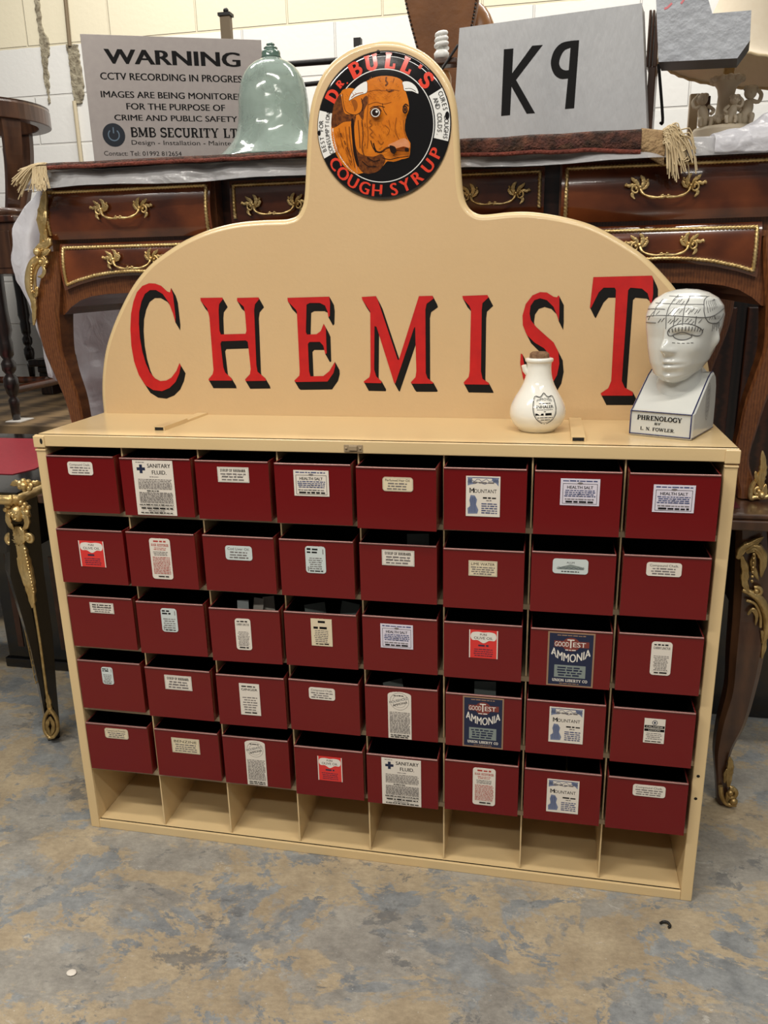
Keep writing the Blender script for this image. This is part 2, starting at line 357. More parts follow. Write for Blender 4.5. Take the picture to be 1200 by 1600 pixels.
# ------------------------------------------------------------------ room
def floor_mat():
    m = bpy.data.materials.new('worn_painted_concrete'); m.use_nodes = True
    nt = m.node_tree; b = nt.nodes['Principled BSDF']; L = nt.links.new
    tc = nt.nodes.new('ShaderNodeTexCoord')
    def noise(sc, det, rough=.6, stretch=(1, 1, 1), dist=0.0, off=0):
        mp = nt.nodes.new('ShaderNodeMapping'); mp.inputs['Scale'].default_value = stretch; mp.inputs['Location'].default_value = (off, off * .7, 0)
        mp.inputs['Rotation'].default_value = (0, 0, R(-14))
        L(tc.outputs['Object'], mp.inputs[0])
        n = nt.nodes.new('ShaderNodeTexNoise'); n.inputs['Scale'].default_value = sc; n.inputs['Detail'].default_value = det
        n.inputs['Roughness'].default_value = rough; n.inputs['Distortion'].default_value = dist
        L(mp.outputs[0], n.inputs['Vector']); return n.outputs['Fac']
    def ramp(src, p0, p1, c0, c1):
        r = nt.nodes.new('ShaderNodeValToRGB'); r.color_ramp.elements[0].position = p0; r.color_ramp.elements[1].position = p1
        r.color_ramp.elements[0].color = c0; r.color_ramp.elements[1].color = c1; L(src, r.inputs[0]); return r.outputs[0]
    def mix(f, a, c):
        x = nt.nodes.new('ShaderNodeMix'); x.data_type = 'RGBA'
        L(f, x.inputs[0]); L(a, x.inputs[6]); L(c, x.inputs[7]); return x.outputs[2]
    B0, W1 = (0, 0, 0, 1), (1, 1, 1, 1)
    tanc = ramp(noise(9, 8, .7), .3, .7, lin((152, 136, 112)), lin((186, 170, 142)))
    blue = ramp(noise(14, 8, .7, off=3), .3, .72, lin((108, 111, 113)), lin((160, 162, 160)))
    grey = ramp(noise(11, 9, .75, off=6), .3, .72, lin((126, 122, 115)), lin((172, 167, 156)))
    f1 = ramp(noise(3.6, 12, .74, (1, 1.35, 1), .35, 1.3), .485, .515, B0, W1)
    f2 = ramp(noise(4.4, 12, .76, (1, 1.3, 1), .35, 8.1), .525, .545, B0, W1)
    base = mix(f1, grey, tanc)
    base = mix(f2, base, blue)
    dk = ramp(noise(5.0, 14, .78, (1, 1.5, 1), .3, 4.4), .575, .595, B0, (.75, .75, .75, 1))
    dcol = ramp(noise(30, 4), .3, .7, lin((92, 94, 96)), lin((120, 120, 118)))
    base = mix(dk, base, dcol)
    lt = ramp(noise(7.0, 14, .82, (1, 1.5, 1), .3, 12.0), .60, .62, B0, (.6, .6, .6, 1))
    lcol = ramp(noise(30, 4), .3, .7, lin((186, 182, 172)), lin((204, 200, 190)))
    base = mix(lt, base, lcol)
    fine = ramp(noise(60, 8, .85, (1, 1.8, 1), 0, 2), .3, .7, (.70, .70, .70, 1), (1.2, 1.2, 1.2, 1))
    mu = nt.nodes.new('ShaderNodeMix'); mu.data_type = 'RGBA'; mu.blend_type = 'MULTIPLY'; mu.inputs[0].default_value = 1
    L(base, mu.inputs[6]); L(fine, mu.inputs[7])
    spk = ramp(noise(160, 2, .5, (1, 1.3, 1), 0, 5), .735, .76, B0, (.7, .7, .7, 1))
    wc = ramp(noise(30, 2), .3, .7, lin((206, 204, 198)), lin((214, 212, 206)))
    fin = mix(spk, mu.outputs[2], wc)
    L(fin, b.inputs['Base Color'])
    rr = nt.nodes.new('ShaderNodeMapRange'); rr.inputs[3].default_value = .42; rr.inputs[4].default_value = .68
    L(noise(8, 6), rr.inputs[0]); L(rr.outputs[0], b.inputs['Roughness'])
    bp = nt.nodes.new('ShaderNodeBump'); bp.inputs['Strength'].default_value = .25; bp.inputs['Distance'].default_value = .004
    L(noise(60, 8, .7), bp.inputs['Height']); L(bp.outputs[0], b.inputs['Normal'])
    return m
mb = MB(); mb.add([(-3.5, -2.6, 0), (3.5, -2.6, 0), (3.5, 2.62, 0), (-3.5, 2.62, 0)], [(0, 1, 2, 3)])
structure(mb.build('floor', floor_mat()))

WY = 2.6
def wall_mat():
    m = bpy.data.materials.new('painted_blockwork'); m.use_nodes = True
    nt = m.node_tree; b = nt.nodes['Principled BSDF']; L = nt.links.new
    tc = nt.nodes.new('ShaderNodeTexCoord')
    mp = nt.nodes.new('ShaderNodeMapping'); mp.inputs['Rotation'].default_value = (R(-90), 0, 0)
    L(tc.outputs['Object'], mp.inputs[0])
    br = nt.nodes.new('ShaderNodeTexBrick'); br.inputs['Scale'].default_value = 1; br.inputs['Brick Width'].default_value = .45; br.inputs['Row Height'].default_value = .2235
    br.inputs['Mortar Size'].default_value = .006; br.inputs['Mortar Smooth'].default_value = .5
    br.inputs['Color1'].default_value = (1, 1, 1, 1); br.inputs['Color2'].default_value = (.97, .97, .97, 1); br.inputs['Mortar'].default_value = (.90, .89, .87, 1)
    ad = nt.nodes.new('ShaderNodeVectorMath'); ad.inputs[1].default_value = (1.35, -2.357, 0); L(mp.outputs[0], ad.inputs[0]); L(ad.outputs[0], br.inputs['Vector'])
    sx = nt.nodes.new('ShaderNodeSeparateXYZ'); L(tc.outputs['Object'], sx.inputs[0])
    n = nt.nodes.new('ShaderNodeTexNoise'); n.inputs['Scale'].default_value = 14; n.inputs['Detail'].default_value = 5; L(tc.outputs['Object'], n.inputs['Vector'])
    ma = nt.nodes.new('ShaderNodeMath'); ma.operation = 'MULTIPLY_ADD'; ma.inputs[1].default_value = .012; L(n.outputs['Fac'], ma.inputs[0]); L(sx.outputs['Z'], ma.inputs[2])
    gt = nt.nodes.new('ShaderNodeMath'); gt.operation = 'GREATER_THAN'; gt.inputs[1].default_value = 2.359; L(ma.outputs[0], gt.inputs[0])
    mx = nt.nodes.new('ShaderNodeMix'); mx.data_type = 'RGBA'; mx.inputs[6].default_value = lin((234, 234, 231)); mx.inputs[7].default_value = lin((236, 228, 202)); L(gt.outputs[0], mx.inputs[0])
    mu = nt.nodes.new('ShaderNodeMix'); mu.data_type = 'RGBA'; mu.blend_type = 'MULTIPLY'; mu.inputs[0].default_value = 1
    L(mx.outputs[2], mu.inputs[6]); L(br.outputs['Color'], mu.inputs[7]); L(mu.outputs[2], b.inputs['Base Color'])
    b.inputs['Roughness'].default_value = .55
    bp = nt.nodes.new('ShaderNodeBump'); bp.inputs['Strength'].default_value = .7; bp.inputs['Distance'].default_value = .01
    n2 = nt.nodes.new('ShaderNodeTexNoise'); n2.inputs['Scale'].default_value = 45; n2.inputs['Detail'].default_value = 6; L(tc.outputs['Object'], n2.inputs['Vector'])
    m2 = nt.nodes.new('ShaderNodeMath'); m2.operation = 'MULTIPLY_ADD'; m2.inputs[1].default_value = .14
    L(n2.outputs['Fac'], m2.inputs[0]); sp = nt.nodes.new('ShaderNodeMath'); sp.operation = 'SUBTRACT'; sp.inputs[0].default_value = 1; L(br.outputs['Fac'], sp.inputs[1]); L(sp.outputs[0], m2.inputs[2])
    L(m2.outputs[0], bp.inputs['Height']); L(bp.outputs[0], b.inputs['Normal'])
    return m
mb = MB(); mb.box((-3.5, WY, 0), (3.5, WY + .15, 3.4)); structure(mb.build('wall_back', wall_mat()))
M['mortar'] = mat('rough_bare_mortar', (176, 168, 146), .9, noise=(45, 6, .4), c2=(112, 102, 84), bump=(70, .9))
M['pipe'] = mat('painted_conduit', (120, 104, 80), .55)
M['pipe2'] = mat('cream_conduit', (196, 184, 156), .5)
def strip(name, pts, th, m):
    mb = MB(); L = []; Q = []
    random.seed(len(pts))
    for px0, px1, py in pts:
        L.append(at(px0, py, WY - .002)); Q.append(at(px1, py, WY - .002))
    L = spline(L, 5); Q = spline(Q, 5)
    L = [p + Vector((random.uniform(-.004, .004), 0, 0)) for p in L]; Q = [p + Vector((random.uniform(-.004, .004), 0, 0)) for p in Q]
    mb.loft([[a, a + Vector((.004, -th, 0)), b + Vector((-.004, -th, 0)), b] for a, b in zip(L, Q)], 0, False)
    return structure(mb.build(name, m))
strip('trim_1', [(53, 62, -8), (56, 64, 20), (60, 68, 45), (62, 76, 62), (63, 78, 78), (66, 75, 100), (69, 77, 125), (74, 78, 148), (76, 79, 162)], .006, M['mortar'])
strip('trim_2', [(102, 122, 70), (106, 124, 82), (108, 126, 100), (111, 130, 125), (114, 132, 148), (117, 128, 162)], .008, M['mortar'])
mb = MB(); a = at(101.5, -8, WY - .012); b = at(109, 72, WY - .012); mb.tube([a, b], .009, 10); structure(mb.build('trim_3', M['pipe']))
mb = MB(); a = at(116, 158, WY - .012); b = at(128, 262, WY - .012); mb.tube([a, a.lerp(b, .5), b], .010, 10); structure(mb.build('trim_4', M['pipe2']))

# ------------------------------------------------------------------ cabinet
CW, CH, CD = 1.35, .942, .276
DIV = [.022, .1865, .3505, .5145, .6765, .8395, 1.002, 1.1645, 1.328]
SHZ = [.783, .630, .477, .322, .167]
cab = thing('pigeonhole_cabinet', 'cream metal pigeonhole cabinet on the concrete floor, filled with rows of red bins', 'cabinet', (CW/2, .14, 0))
mb = MB()
mb.box((.001, -.004, .919), (CW - .001, 0.010, .9425)); mb.box((.001, .0, .9395), (CW - .001, CD + .004, .9425))
mb.box((.001, CD, .919), (CW - .001, CD + .004, .9425))
mb.build('top', M['cream'], cab, bevel=.0018)
for sx, nm in ((0, 1), (1, 2)):
    x0 = .0005 if sx == 0 else CW - .0225
    mb = MB(); mb.box((x0, 0, 0), (x0 + .022, CD, .918)); mb.box((x0 + (0 if sx else .0), -.0035, .0), (x0 + .022, .0, .914))
    p = mb.build('side_panel', M['cream'], cab, bevel=.002)
    mb = MB(); mb.box((x0 - .0015, -.0065, .9165), (x0 + .0235, .012, .9405)); mb.box((x0 - .001, -.0055, .909), (x0 + .023, .004, .9135))
    c = mb.build('corner_cap', M['cream'], p, bevel=.0016)
    if sx:
        for px, py in ((1091, 1213), (1087, 1248)):
            mb = MB(); q = at(px, py, -.0038); mb.lathe([(0, 0), (.0032, 0)], (q.x, q.y, q.z), 14, mtx=Matrix.Rotation(R(90), 4, 'X')); mb.build('bolt_hole', M['hole'], p)
    else:
        mb = MB(); mb.lathe([(0, 0), (.003, 0)], (x0 + .017, -.0068, .930), 14, mtx=Matrix.Diagonal((1, 1, 2, 1)) @ Matrix.Rotation(R(90), 4, 'X')); mb.build('bolt_hole', M['hole'], p)
mb = MB(); mb.box((.0225, CD - .004, .02), (CW - .0225, CD, .918)); mb.build('back_panel', M['cream'], cab)
mb = MB(); mb.box((.0225, .0, .018), (CW - .0225, CD - .004, .0215)); mb.box((.0225, -.003, .0), (CW - .0225, .006, .0215)); mb.build('base', M['cream'], cab, bevel=.0015)
for z in SHZ:
    mb = MB(); mb.box((.0225, .004, z - .002), (CW - .0225, CD - .005, z)); mb.box((.0225, .003, z - .010), (CW - .0225, .0055, z + .0003)); mb.build('shelf', M['shelf'], cab)
for x in DIV[1:-1]:
    mb = MB(); mb.box((x - .0009, .007, .0215), (x + .0009, CD - .005, .918)); mb.box((x - .0014, .0065, .0215), (x + .0014, .0075, .918)); mb.build('divider', M['cream'], cab)
for x0, w in ((.2315, .0245), (1.068, .0265)):
    mb = MB(); k = .011 if x0 < 1 else 0
    pts = lambda y, zt: [(x0 + k*(y-.065)/.21, y, .9426), (x0 + w + k*(y-.065)/.21, y, .9426), (x0 + w - .001 + k*(y-.065)/.21, y, zt), (x0 + .001 + k*(y-.065)/.21, y, zt)]
    y0 = .064 if x0 < 1 else .036
    mb.loft([pts(y0, .9505), pts(y0 + .10, .9505)], 0, False); mb.loft([pts(y0 + .10, .9470), pts(.2585, .9470)], 0, False)
    s = mb.build('strap', M['cream'], cab)
    mb = MB(); mb.box((x0 + .003, y0 - .0008, .9433), (x0 + w - .003, y0 - .0002, .9492)); mb.build('slot', M['hole'], s)
mb = MB(); mb.box((.652, -.0058, .922), (.688, -.0042, .936)); mb.box((.662, -.010, .9255), (.678, -.0045, .9345))
lp = mb.build('latch_plate', M['shelf'], cab, bevel=.0015)
for x in (.6565, .6835): mb = MB(); mb.ball((x, -.006, .929), .0024); mb.build('screw', M['shelf'], lp)

# ------------------------------------------------------------------ red bins
BW, BH, BD = .150, .119, .225
BIN = [
    (0.1024, -0.0116, 0.0033, -0.0287, 0.1071, 0.027, 0.0797), (0.2684, -0.0166, 0.0157, -0.047, 0.1151, 0.0378, 0.0023),
    (0.4305, -0.0207, 0.0062, -0.029, 0.1069, 0.035, 0.0768), (0.5946, -0.027, 0.0067, -0.037, 0.1064, 0.0317, 0.0562),
    (0.7567, -0.0398, -0.0175, -0.0246, 0.1012, 0.0324, 0.0745), (0.9182, -0.0271, -0.0061, -0.0338, 0.1045, 0.028, 0.0286),
    (1.0816, -0.0302, 0.0004, -0.0294, 0.1055, 0.0382, 0.0566), (1.2432, -0.0311, 0.0, -0.0336, 0.0994, 0.0353, 0.0501),
    (0.1078, -0.0211, 0.0041, -0.027, 0.095, 0.0299, 0.0381), (0.2652, -0.0212, 0.0, -0.0242, 0.1074, 0.0213, 0.0196),
    (0.4315, -0.0196, -0.0049, -0.0276, 0.099, 0.0288, 0.069), (0.5932, -0.022, 0.0, -0.022, 0.1065, 0.0187, 0.0511),
    (0.7552, -0.0242, -0.0084, -0.0307, 0.1072, 0.0321, 0.0761), (0.9182, -0.0329, 0.0, -0.0271, 0.0974, 0.0259, 0.0673),
    (1.0807, -0.0268, 0.0, -0.0364, 0.1069, 0.0267, 0.0783), (1.2432, -0.0223, 0.0, -0.0342, 0.1068, 0.026, 0.0808),
    (0.1058, -0.0122, 0.0071, -0.0241, 0.1059, 0.031, 0.0822), (0.2693, -0.0191, 0.02, -0.0206, 0.1065, 0.0148, 0.0534),
    (0.4358, -0.0271, 0.026, -0.0204, 0.0983, 0.0128, 0.0287), (0.5947, -0.0229, 0.0072, -0.0193, 0.1072, 0.0241, 0.048),
    (0.7552, -0.0191, -0.0072, -0.0382, 0.1041, 0.0269, 0.0525), (0.9182, -0.0224, 0.0, -0.0256, 0.1054, 0.0293, 0.0464),
    (1.0836, -0.026, 0.0053, -0.0424, 0.1143, 0.0439, 0.0022), (1.2439, -0.0225, 0.0035, -0.0152, 0.1056, 0.0214, 0.0379),
    (0.1032, -0.0066, 0.012, -0.0185, 0.1059, 0.0083, 0.0642), (0.2686, -0.0149, 0.0034, -0.0303, 0.104, 0.0317, 0.0701),
    (0.4347, -0.0197, 0.0179, -0.0247, 0.1019, 0.0196, 0.0278), (0.5932, -0.0165, -0.0081, -0.0317, 0.1043, 0.0243, 0.0771),
    (0.7552, -0.015, 0.0, -0.0274, 0.1088, 0.0208, -0.0035), (0.9213, -0.0194, -0.0014, -0.0403, 0.1155, 0.0405, 0.001),
    (1.0807, -0.0201, 0.0, -0.0308, 0.1073, 0.0346, 0.0301), (1.2432, -0.0225, 0.0, -0.0163, 0.1009, 0.0216, 0.0486),
    (0.1037, -0.0089, 0.0148, -0.0294, 0.1096, 0.0273, 0.0844), (0.2698, -0.0071, 0.0093, -0.0354, 0.1006, 0.0301, 0.0636),
    (0.4307, -0.0078, 0.0071, -0.0237, 0.1132, 0.0221, -0.0007), (0.5978, -0.0202, 0.0, -0.0238, 0.0999, 0.0294, 0.0413),
    (0.7562, -0.0222, 0.0047, -0.0431, 0.1132, 0.0397, 0.0015), (0.9193, -0.0167, -0.0012, -0.017, 0.1071, 0.0291, 0.0198),
    (1.081, -0.0187, 0.0016, -0.0296, 0.0995, 0.033, 0.0232), (1.2432, -0.0192, 0.0, -0.0274, 0.1072, 0.0335, 0.0816),
]
def bin_mesh():
    mb = MB(); w, t = BW / 2, .0022
    out = lambda z, s=0: [(-w+s, s, z), (w-s, s, z), (w-s, BD-s, z), (-w+s, BD-s, z)]
    mb.loft([out(0), out(BH)], 0, False, (True, False))
    o = out(BH); i = out(BH, t)
    for k in range(4): mb.add([o[k], o[(k+1) % 4], i[(k+1) % 4], i[k]], [(0, 1, 2, 3)], 2)
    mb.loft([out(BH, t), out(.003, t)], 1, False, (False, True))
    mb.tube([(-w + .001, -.0004, BH - .0012), (w - .001, -.0004, BH - .0012)], .0017, 8, 2)
    mb.tube([(w - .001, .0, BH - .001), (w - .0006, BD, BH - .001)], .0014, 6, 0)
    mb.tube([(-w + .001, .0, BH - .001), (-w + .0006, BD, BH - .001)], .0014, 6, 0)
    return mb
def paper(u0, v0, u1, v1, m, parent, kind='round', m2=None):
    mb = MB(); pl = lambda u, v, h: (u, -.0006 - h, v)
    w, h = u1 - u0, v1 - v0
    if kind == 'sharp': pts = [(u0, v0), (u1, v0), (u1, v1), (u0, v1)]
    elif kind == 'arch': pts = [(u0, v0), (u1, v0)] + [(u0 + w/2 + w/2*math.cos(R(a)), v1 - .16*w - .0 + .16*w*math.sin(R(a)) ) for a in range(0, 181, 15)]
    else:
        r = .12 * min(w, h) if kind == 'soft' else .2 * min(w, h); r = min(r, .006)
        pts = []
        for cx, cy, a in ((u0+r, v0+r, 180), (u1-r, v0+r, 270), (u1-r, v1-r, 0), (u0+r, v1-r, 90)):
            pts += [(cx + r*math.cos(R(a+b)), cy + r*math.sin(R(a+b))) for b in range(0, 91, 18)]
    mb.prism([pl(u, v, .0006) for u, v in pts], (0, .0006, 0))
    return mb.build('paper_label', m, parent, local=True)
def pr(): return Print(lambda u, v, h: (u, -.0012 - h, v), .0001)

def L_small(root, b, title, m='paper', sub=None, serif=True, scribble=False, kind='round', tk=INK, n=4):
    u0, v0, u1, v1 = b; w, h = u1-u0, v1-v0; p = paper(u0, v0, u1, v1, M[m], root, kind); P = pr(); c = (u0+u1)/2
    if kind != 'round' or m == 'ivory': P.frame(u0+.0012, v0+.0012, u1-.0012, v1-.0012, .0004, GREY)
    if title: P.text(title, c, v1 - h*.3, h*.17, tk, width=w*.82, serif=serif, fat=1.15)
    else: P.lines(u0+w*.1, u1-w*.1, v1-h*.52, v1-h*.12, 2, tk, .55)
    P.lines(u0+w*.08, u1-w*.08, v0+h*.08, v1-h*.36, n, GREY, .5, .25)
    if scribble:
        P.stroke([(u0+w*(.12+.05*i), v0+h*(.28+.12*((i*7) % 3))) for i in range(8)], .0004, INK)
        P.stroke([(u0+w*(.55+.04*i), v0+h*(.30+.10*((i*5) % 3))) for i in range(8)], .0004, INK)
    P.build('printing', INKS, p, True)
def L_sanitary(root, b):
    u0, v0, u1, v1 = b; w, h = u1-u0, v1-v0; p = paper(u0, v0, u1, v1, M['paper'], root, 'sharp'); P = pr()
    cx, cy = u0+w*.2, v1-h*.155; a = w*.105; q = w*.036
    P.rect(cx-a, cy-q, cx+a, cy+q, NAVY); P.rect(cx-q, cy-a, cx+q, cy+a, NAVY)
    P.text('SANITARY', u0+w*.655, v1-h*.13, h*.072, INK, width=w*.58, bold=.025)
    P.text('FLUID.', u0+w*.65, v1-h*.25, h*.072, INK, width=w*.36, bold=.025)
    P.lines(u0+w*.08, u0+w*.3, v1-h*.05, v1-h*.02, 1, GREY)
    P.lines(u0+w*.4, u0+w*.62, v1-h*.31, v1-h*.28, 1, GREY)
    P.lines(u0+w*.1, u1-w*.06, v1-h*.52, v1-h*.33, 7, GREY, .5)
    P.lines(u0+w*.3, u0+w*.6, v1-h*.565, v1-h*.53, 1, INK)
    P.lines(u0+w*.1, u1-w*.06, v1-h*.77, v1-h*.57, 7, GREY, .52)
    P.lines(u0+w*.08, u1-w*.06, v1-h*.82, v1-h*.785, 1, INK, .5)
    P.rect(u0+w*.08, v1-h*.835, u1-w*.05, v1-h*.832, INK)
    P.lines(u0+w*.12, u1-w*.08, v1-h*.89, v1-h*.845, 1, INK, .55); P.lines(u0+w*.3, u1-w*.3, v1-h*.925, v1-h*.895, 1, GREY)
    P.lines(u0+w*.1, u1-w*.06, v1-h*.97, v1-h*.93, 1, INK, .5)
    P.build('printing', INKS, p, True)
def L_health(root, b, m='lilac'):
    u0, v0, u1, v1 = b; w, h = u1-u0, v1-v0; p = paper(u0, v0, u1, v1, M[m], root, 'sharp'); P = pr(); c = (u0+u1)/2
    P.lines(u0+w*.06, u1-w*.06, v1-h*.13, v1-h*.03, 1, BLUE, .45)
    P.frame(u0+w*.06, v0+h*.06, u1-w*.06, v1-h*.18, .0007, INK)
    P.ell(c, v1-h*.17, w*.07, h*.04, GREY)
    P.text('HEALTH SALT', c, v1-h*.37, h*.105, INK, width=w*.66, bold=.03)
    P.lines(u0+w*.1, u1-w*.1, v1-h*.68, v1-h*.40, 4, BLUE, .5, .1); P.ring(c, v1-h*.6, h*.06, .0004, INK, 18)
    P.lines(u0+w*.12, u1-w*.12, v1-h*.80, v1-h*.71, 1, GREY, .4)
    P.lines(u0+w*.14, u1-w*.12, v1-h*.92, v1-h*.80, 1, INK, .5)
    P.build('printing', INKS, p, True)
def L_mountant(root, b):
    u0, v0, u1, v1 = b; w, h = u1-u0, v1-v0; p = paper(u0, v0, u1, v1, M['paper'], root, 'sharp'); P = pr(); c = (u0+u1)/2
    P.rect(u0+w*.04, v1-h*.05, u1-w*.04, v1-h*.03, BLUE)
    P.poly([(u0+w*.05, v1-h*.03), (u0+w*.2, v1-h*.03), (u0+w*.16, v1-h*.11), (u0+w*.24, v1-h*.19), (u0+w*.1, v1-h*.22), (u0+w*.05, v1-h*.24)], WASH)
    P.poly([(u1-w*.05, v1-h*.03), (u1-w*.05, v1-h*.24), (u1-w*.12, v1-h*.17), (u1-w*.22, v1-h*.13), (u1-w*.25, v1-h*.05)], WASH)
    P.stroke([(u0+w*(.18+.07*i), v1-h*(.10+.035*math.sin(i*1.9))) for i in range(10)], .0009, BLUE)
    P.stroke([(u0+w*(.2+.07*i), v1-h*(.17+.025*math.sin(i*1.4+1))) for i in range(9)], .0009, BLUE)
    P.stroke([(u0+w*(.05+.012*i), v1-h*(.13+.06*math.sin(i*1.7))) for i in range(12)], .0007, NAVY); P.stroke([(u1-w*(.05+.014*i), v1-h*(.11+.05*math.sin(i*1.9))) for i in range(12)], .0007, NAVY)
    P.lines(u0+w*.2, u1-w*.18, v1-h*.2, v1-h*.11, 1, GREY)
    P.text('MOUNTANT', c+w*.02, v1-h*.41, h*.09, INK, width=w*.76)
    P.text('M', u0+w*.175, v1-h*.415, h*.125, INK)
    P.poly([(u0+w*.06, v0+h*.06), (u0+w*.34, v0+h*.07), (u0+w*.37, v0+h*.16), (u0+w*.30, v0+h*.3), (u0+w*.33, v0+h*.42), (u0+w*.26, v0+h*.52), (u0+w*.14, v0+h*.53), (u0+w*.1, v0+h*.4), (u0+w*.14, v0+h*.26), (u0+w*.05, v0+h*.2)], WASH)
    for i in range(6): P.stroke([(u0+w*(.10+.04*i), v0+h*.1), (u0+w*(.13+.03*i), v0+h*.3), (u0+w*(.15+.025*i), v0+h*.48)], .0006, BLUE if i % 2 else NAVY)
    P.lines(u0+w*.5, u1-w*.1, v1-h*.57, v1-h*.49, 1, INK); P.lines(u0+w*.6, u1-w*.25, v1-h*.62, v1-h*.57, 1, GREY)
    P.lines(u0+w*.46, u1-w*.08, v0+h*.07, v0+h*.35, 5, BLUE, .45)
    P.build('printing', INKS, p, True)
def L_olive(root, b):
    u0, v0, u1, v1 = b; w, h = u1-u0, v1-v0; p = paper(u0, v0, u1, v1, M['redp'], root, 'sharp'); P = pr(); c = (u0+u1)/2
    P.rect(u0, v0, u0+w*.035, v1, WHT); P.rect(u1-w*.035, v0, u1, v1, WHT)
    pts = [(u0+w*.1, v1-h*.1), (u0+w*.3, v1-h*.06), (c, v1-h*.08), (u1-w*.3, v1-h*.06), (u1-w*.1, v1-h*.1), (u1-w*.05, v1-h*.24), (u1-w*.12, v1-h*.36), (u1-w*.3, v1-h*.36), (c, v1-h*.46), (u0+w*.3, v1-h*.36), (u0+w*.12, v1-h*.36), (u0+w*.05, v1-h*.24)]
    P.poly([(q.x, q.y) for q in spline([(a, b2, 0) for a, b2 in pts], 4, True)], WHT)
    P.text('PURE', c, v1-h*.19, h*.07, INK, bold=.02); P.text('OLIVE OIL', c, v1-h*.325, h*.09, INK, width=w*.66, bold=.01)
    P.lines(u0+w*.32, u1-w*.32, v1-h*.6, v1-h*.5, 1, NAVY, .6)
    P.lines(u0+w*.14, u1-w*.14, v0+h*.06, v1-h*.64, 4, NAVY, .35, .2)
    P.build('printing', INKS, p, True)
def L_restorer(root, b):
    u0, v0, u1, v1 = b; w, h = u1-u0, v1-v0; p = paper(u0, v0, u1, v1, M['ivory' if 0 else 'paper'], root, 'round'); P = pr(); c = (u0+u1)/2
    P.lines(u0+w*.2, u1-w*.2, v1-h*.11, v1-h*.03, 1, REDI, .5)
    P.text('HAIR RESTORER', c, v1-h*.19, h*.06, REDI, width=w*.84, serif=True)
    P.lines(u0+w*.18, u1-w*.18, v1-h*.29, v1-h*.21, 2, REDI, .4, .2); P.lines(u0+w*.12, u1-w*.12, v1-h*.42, v1-h*.31, 3, GREY, .45, .2)
    P.lines(u0+w*.1, u1-w*.08, v0+h*.13, v1-h*.44, 11, REDI, .42); P.lines(u0+w*.3, u1-w*.2, v0+h*.04, v0+h*.11, 1, INK)
    P.build('printing', INKS, p, True)
def L_tall(root, b, title, m, two=None, kind='soft', ink=INK, n=9):
    u0, v0, u1, v1 = b; w, h = u1-u0, v1-v0; p = paper(u0, v0, u1, v1, M[m], root, kind); P = pr(); c = (u0+u1)/2
    if title: P.lines(u0+w*.12, u1-w*.2, v1-h*.13, v1-h*.05, 1, ink, .5)
    if title: P.text(title, c, v1-h*.22, h*.07, ink, width=w*.8, bold=.02)
    elif two:
        P.rect(c-w*.16, v1-h*.15, c+w*.18, v1-h*.07, ink); P.lines(u0+w*.12, u1-w*.1, v1-h*.4, v1-h*.29, 1, ink, .7)
    else: P.lines(u0+w*.08, u1-w*.38, v1-h*.28, v1-h*.06, 2, ink, .6); P.rect(u1-w*.14, v1-h*.28, u1-w*.10, v1-h*.1, GREY); P.rect(u0+w*.1, v0+h*.06, u0+w*.14, v0+h*.24, GREY)
    P.lines(u0+w*.12, u1-w*.12, v0+h*.14, v1-h*.40, n, GREY, .42, .3); P.lines(u0+w*.2, u1-w*.15, v0+h*.04, v0+h*.12, 1, ink, .5)
    P.rect(u0+w*.1, v0+h*.13, u1-w*.1, v0+h*.133, GREY)
    P.build('printing', INKS, p, True)
def L_house(root, b):
    u0, v0, u1, v1 = b; w, h = u1-u0, v1-v0; p = paper(u0, v0, u1, v1, M['paper'], root, 'arch'); P = pr(); c = (u0+u1)/2
    cy = v1-h*.2
    P.ring(c, cy, w*.4, .0005, INK, 36); P.ring(c, cy, w*.29, .0004, INK, 30)
    P.poly([(c-w*.45, cy-w*.16), (c+w*.36, cy+w*.10), (c+w*.45, cy+w*.24), (c-w*.36, cy-w*.0)], WHT)
    P.text('HOUSEHOLD', c-w*.01, cy+w*.0, h*.05, INK, width=w*.84, bold=.02, rot=.32)
    P.text('AMMONIA', c+w*.04, cy-w*.16, h*.045, INK, width=w*.66, bold=.02, rot=.32)
    P.lines(u0+w*.25, u1-w*.3, v1-h*.1, v1-h*.06, 1, INK)
    P.lines(u0+w*.07, u1-w*.06, v0+h*.12, v1-h*.42, 15, GREY, .5); P.lines(u0+w*.1, u1-w*.1, v0+h*.02, v0+h*.10, 2, INK, .5)
    P.build('printing', INKS, p, True)
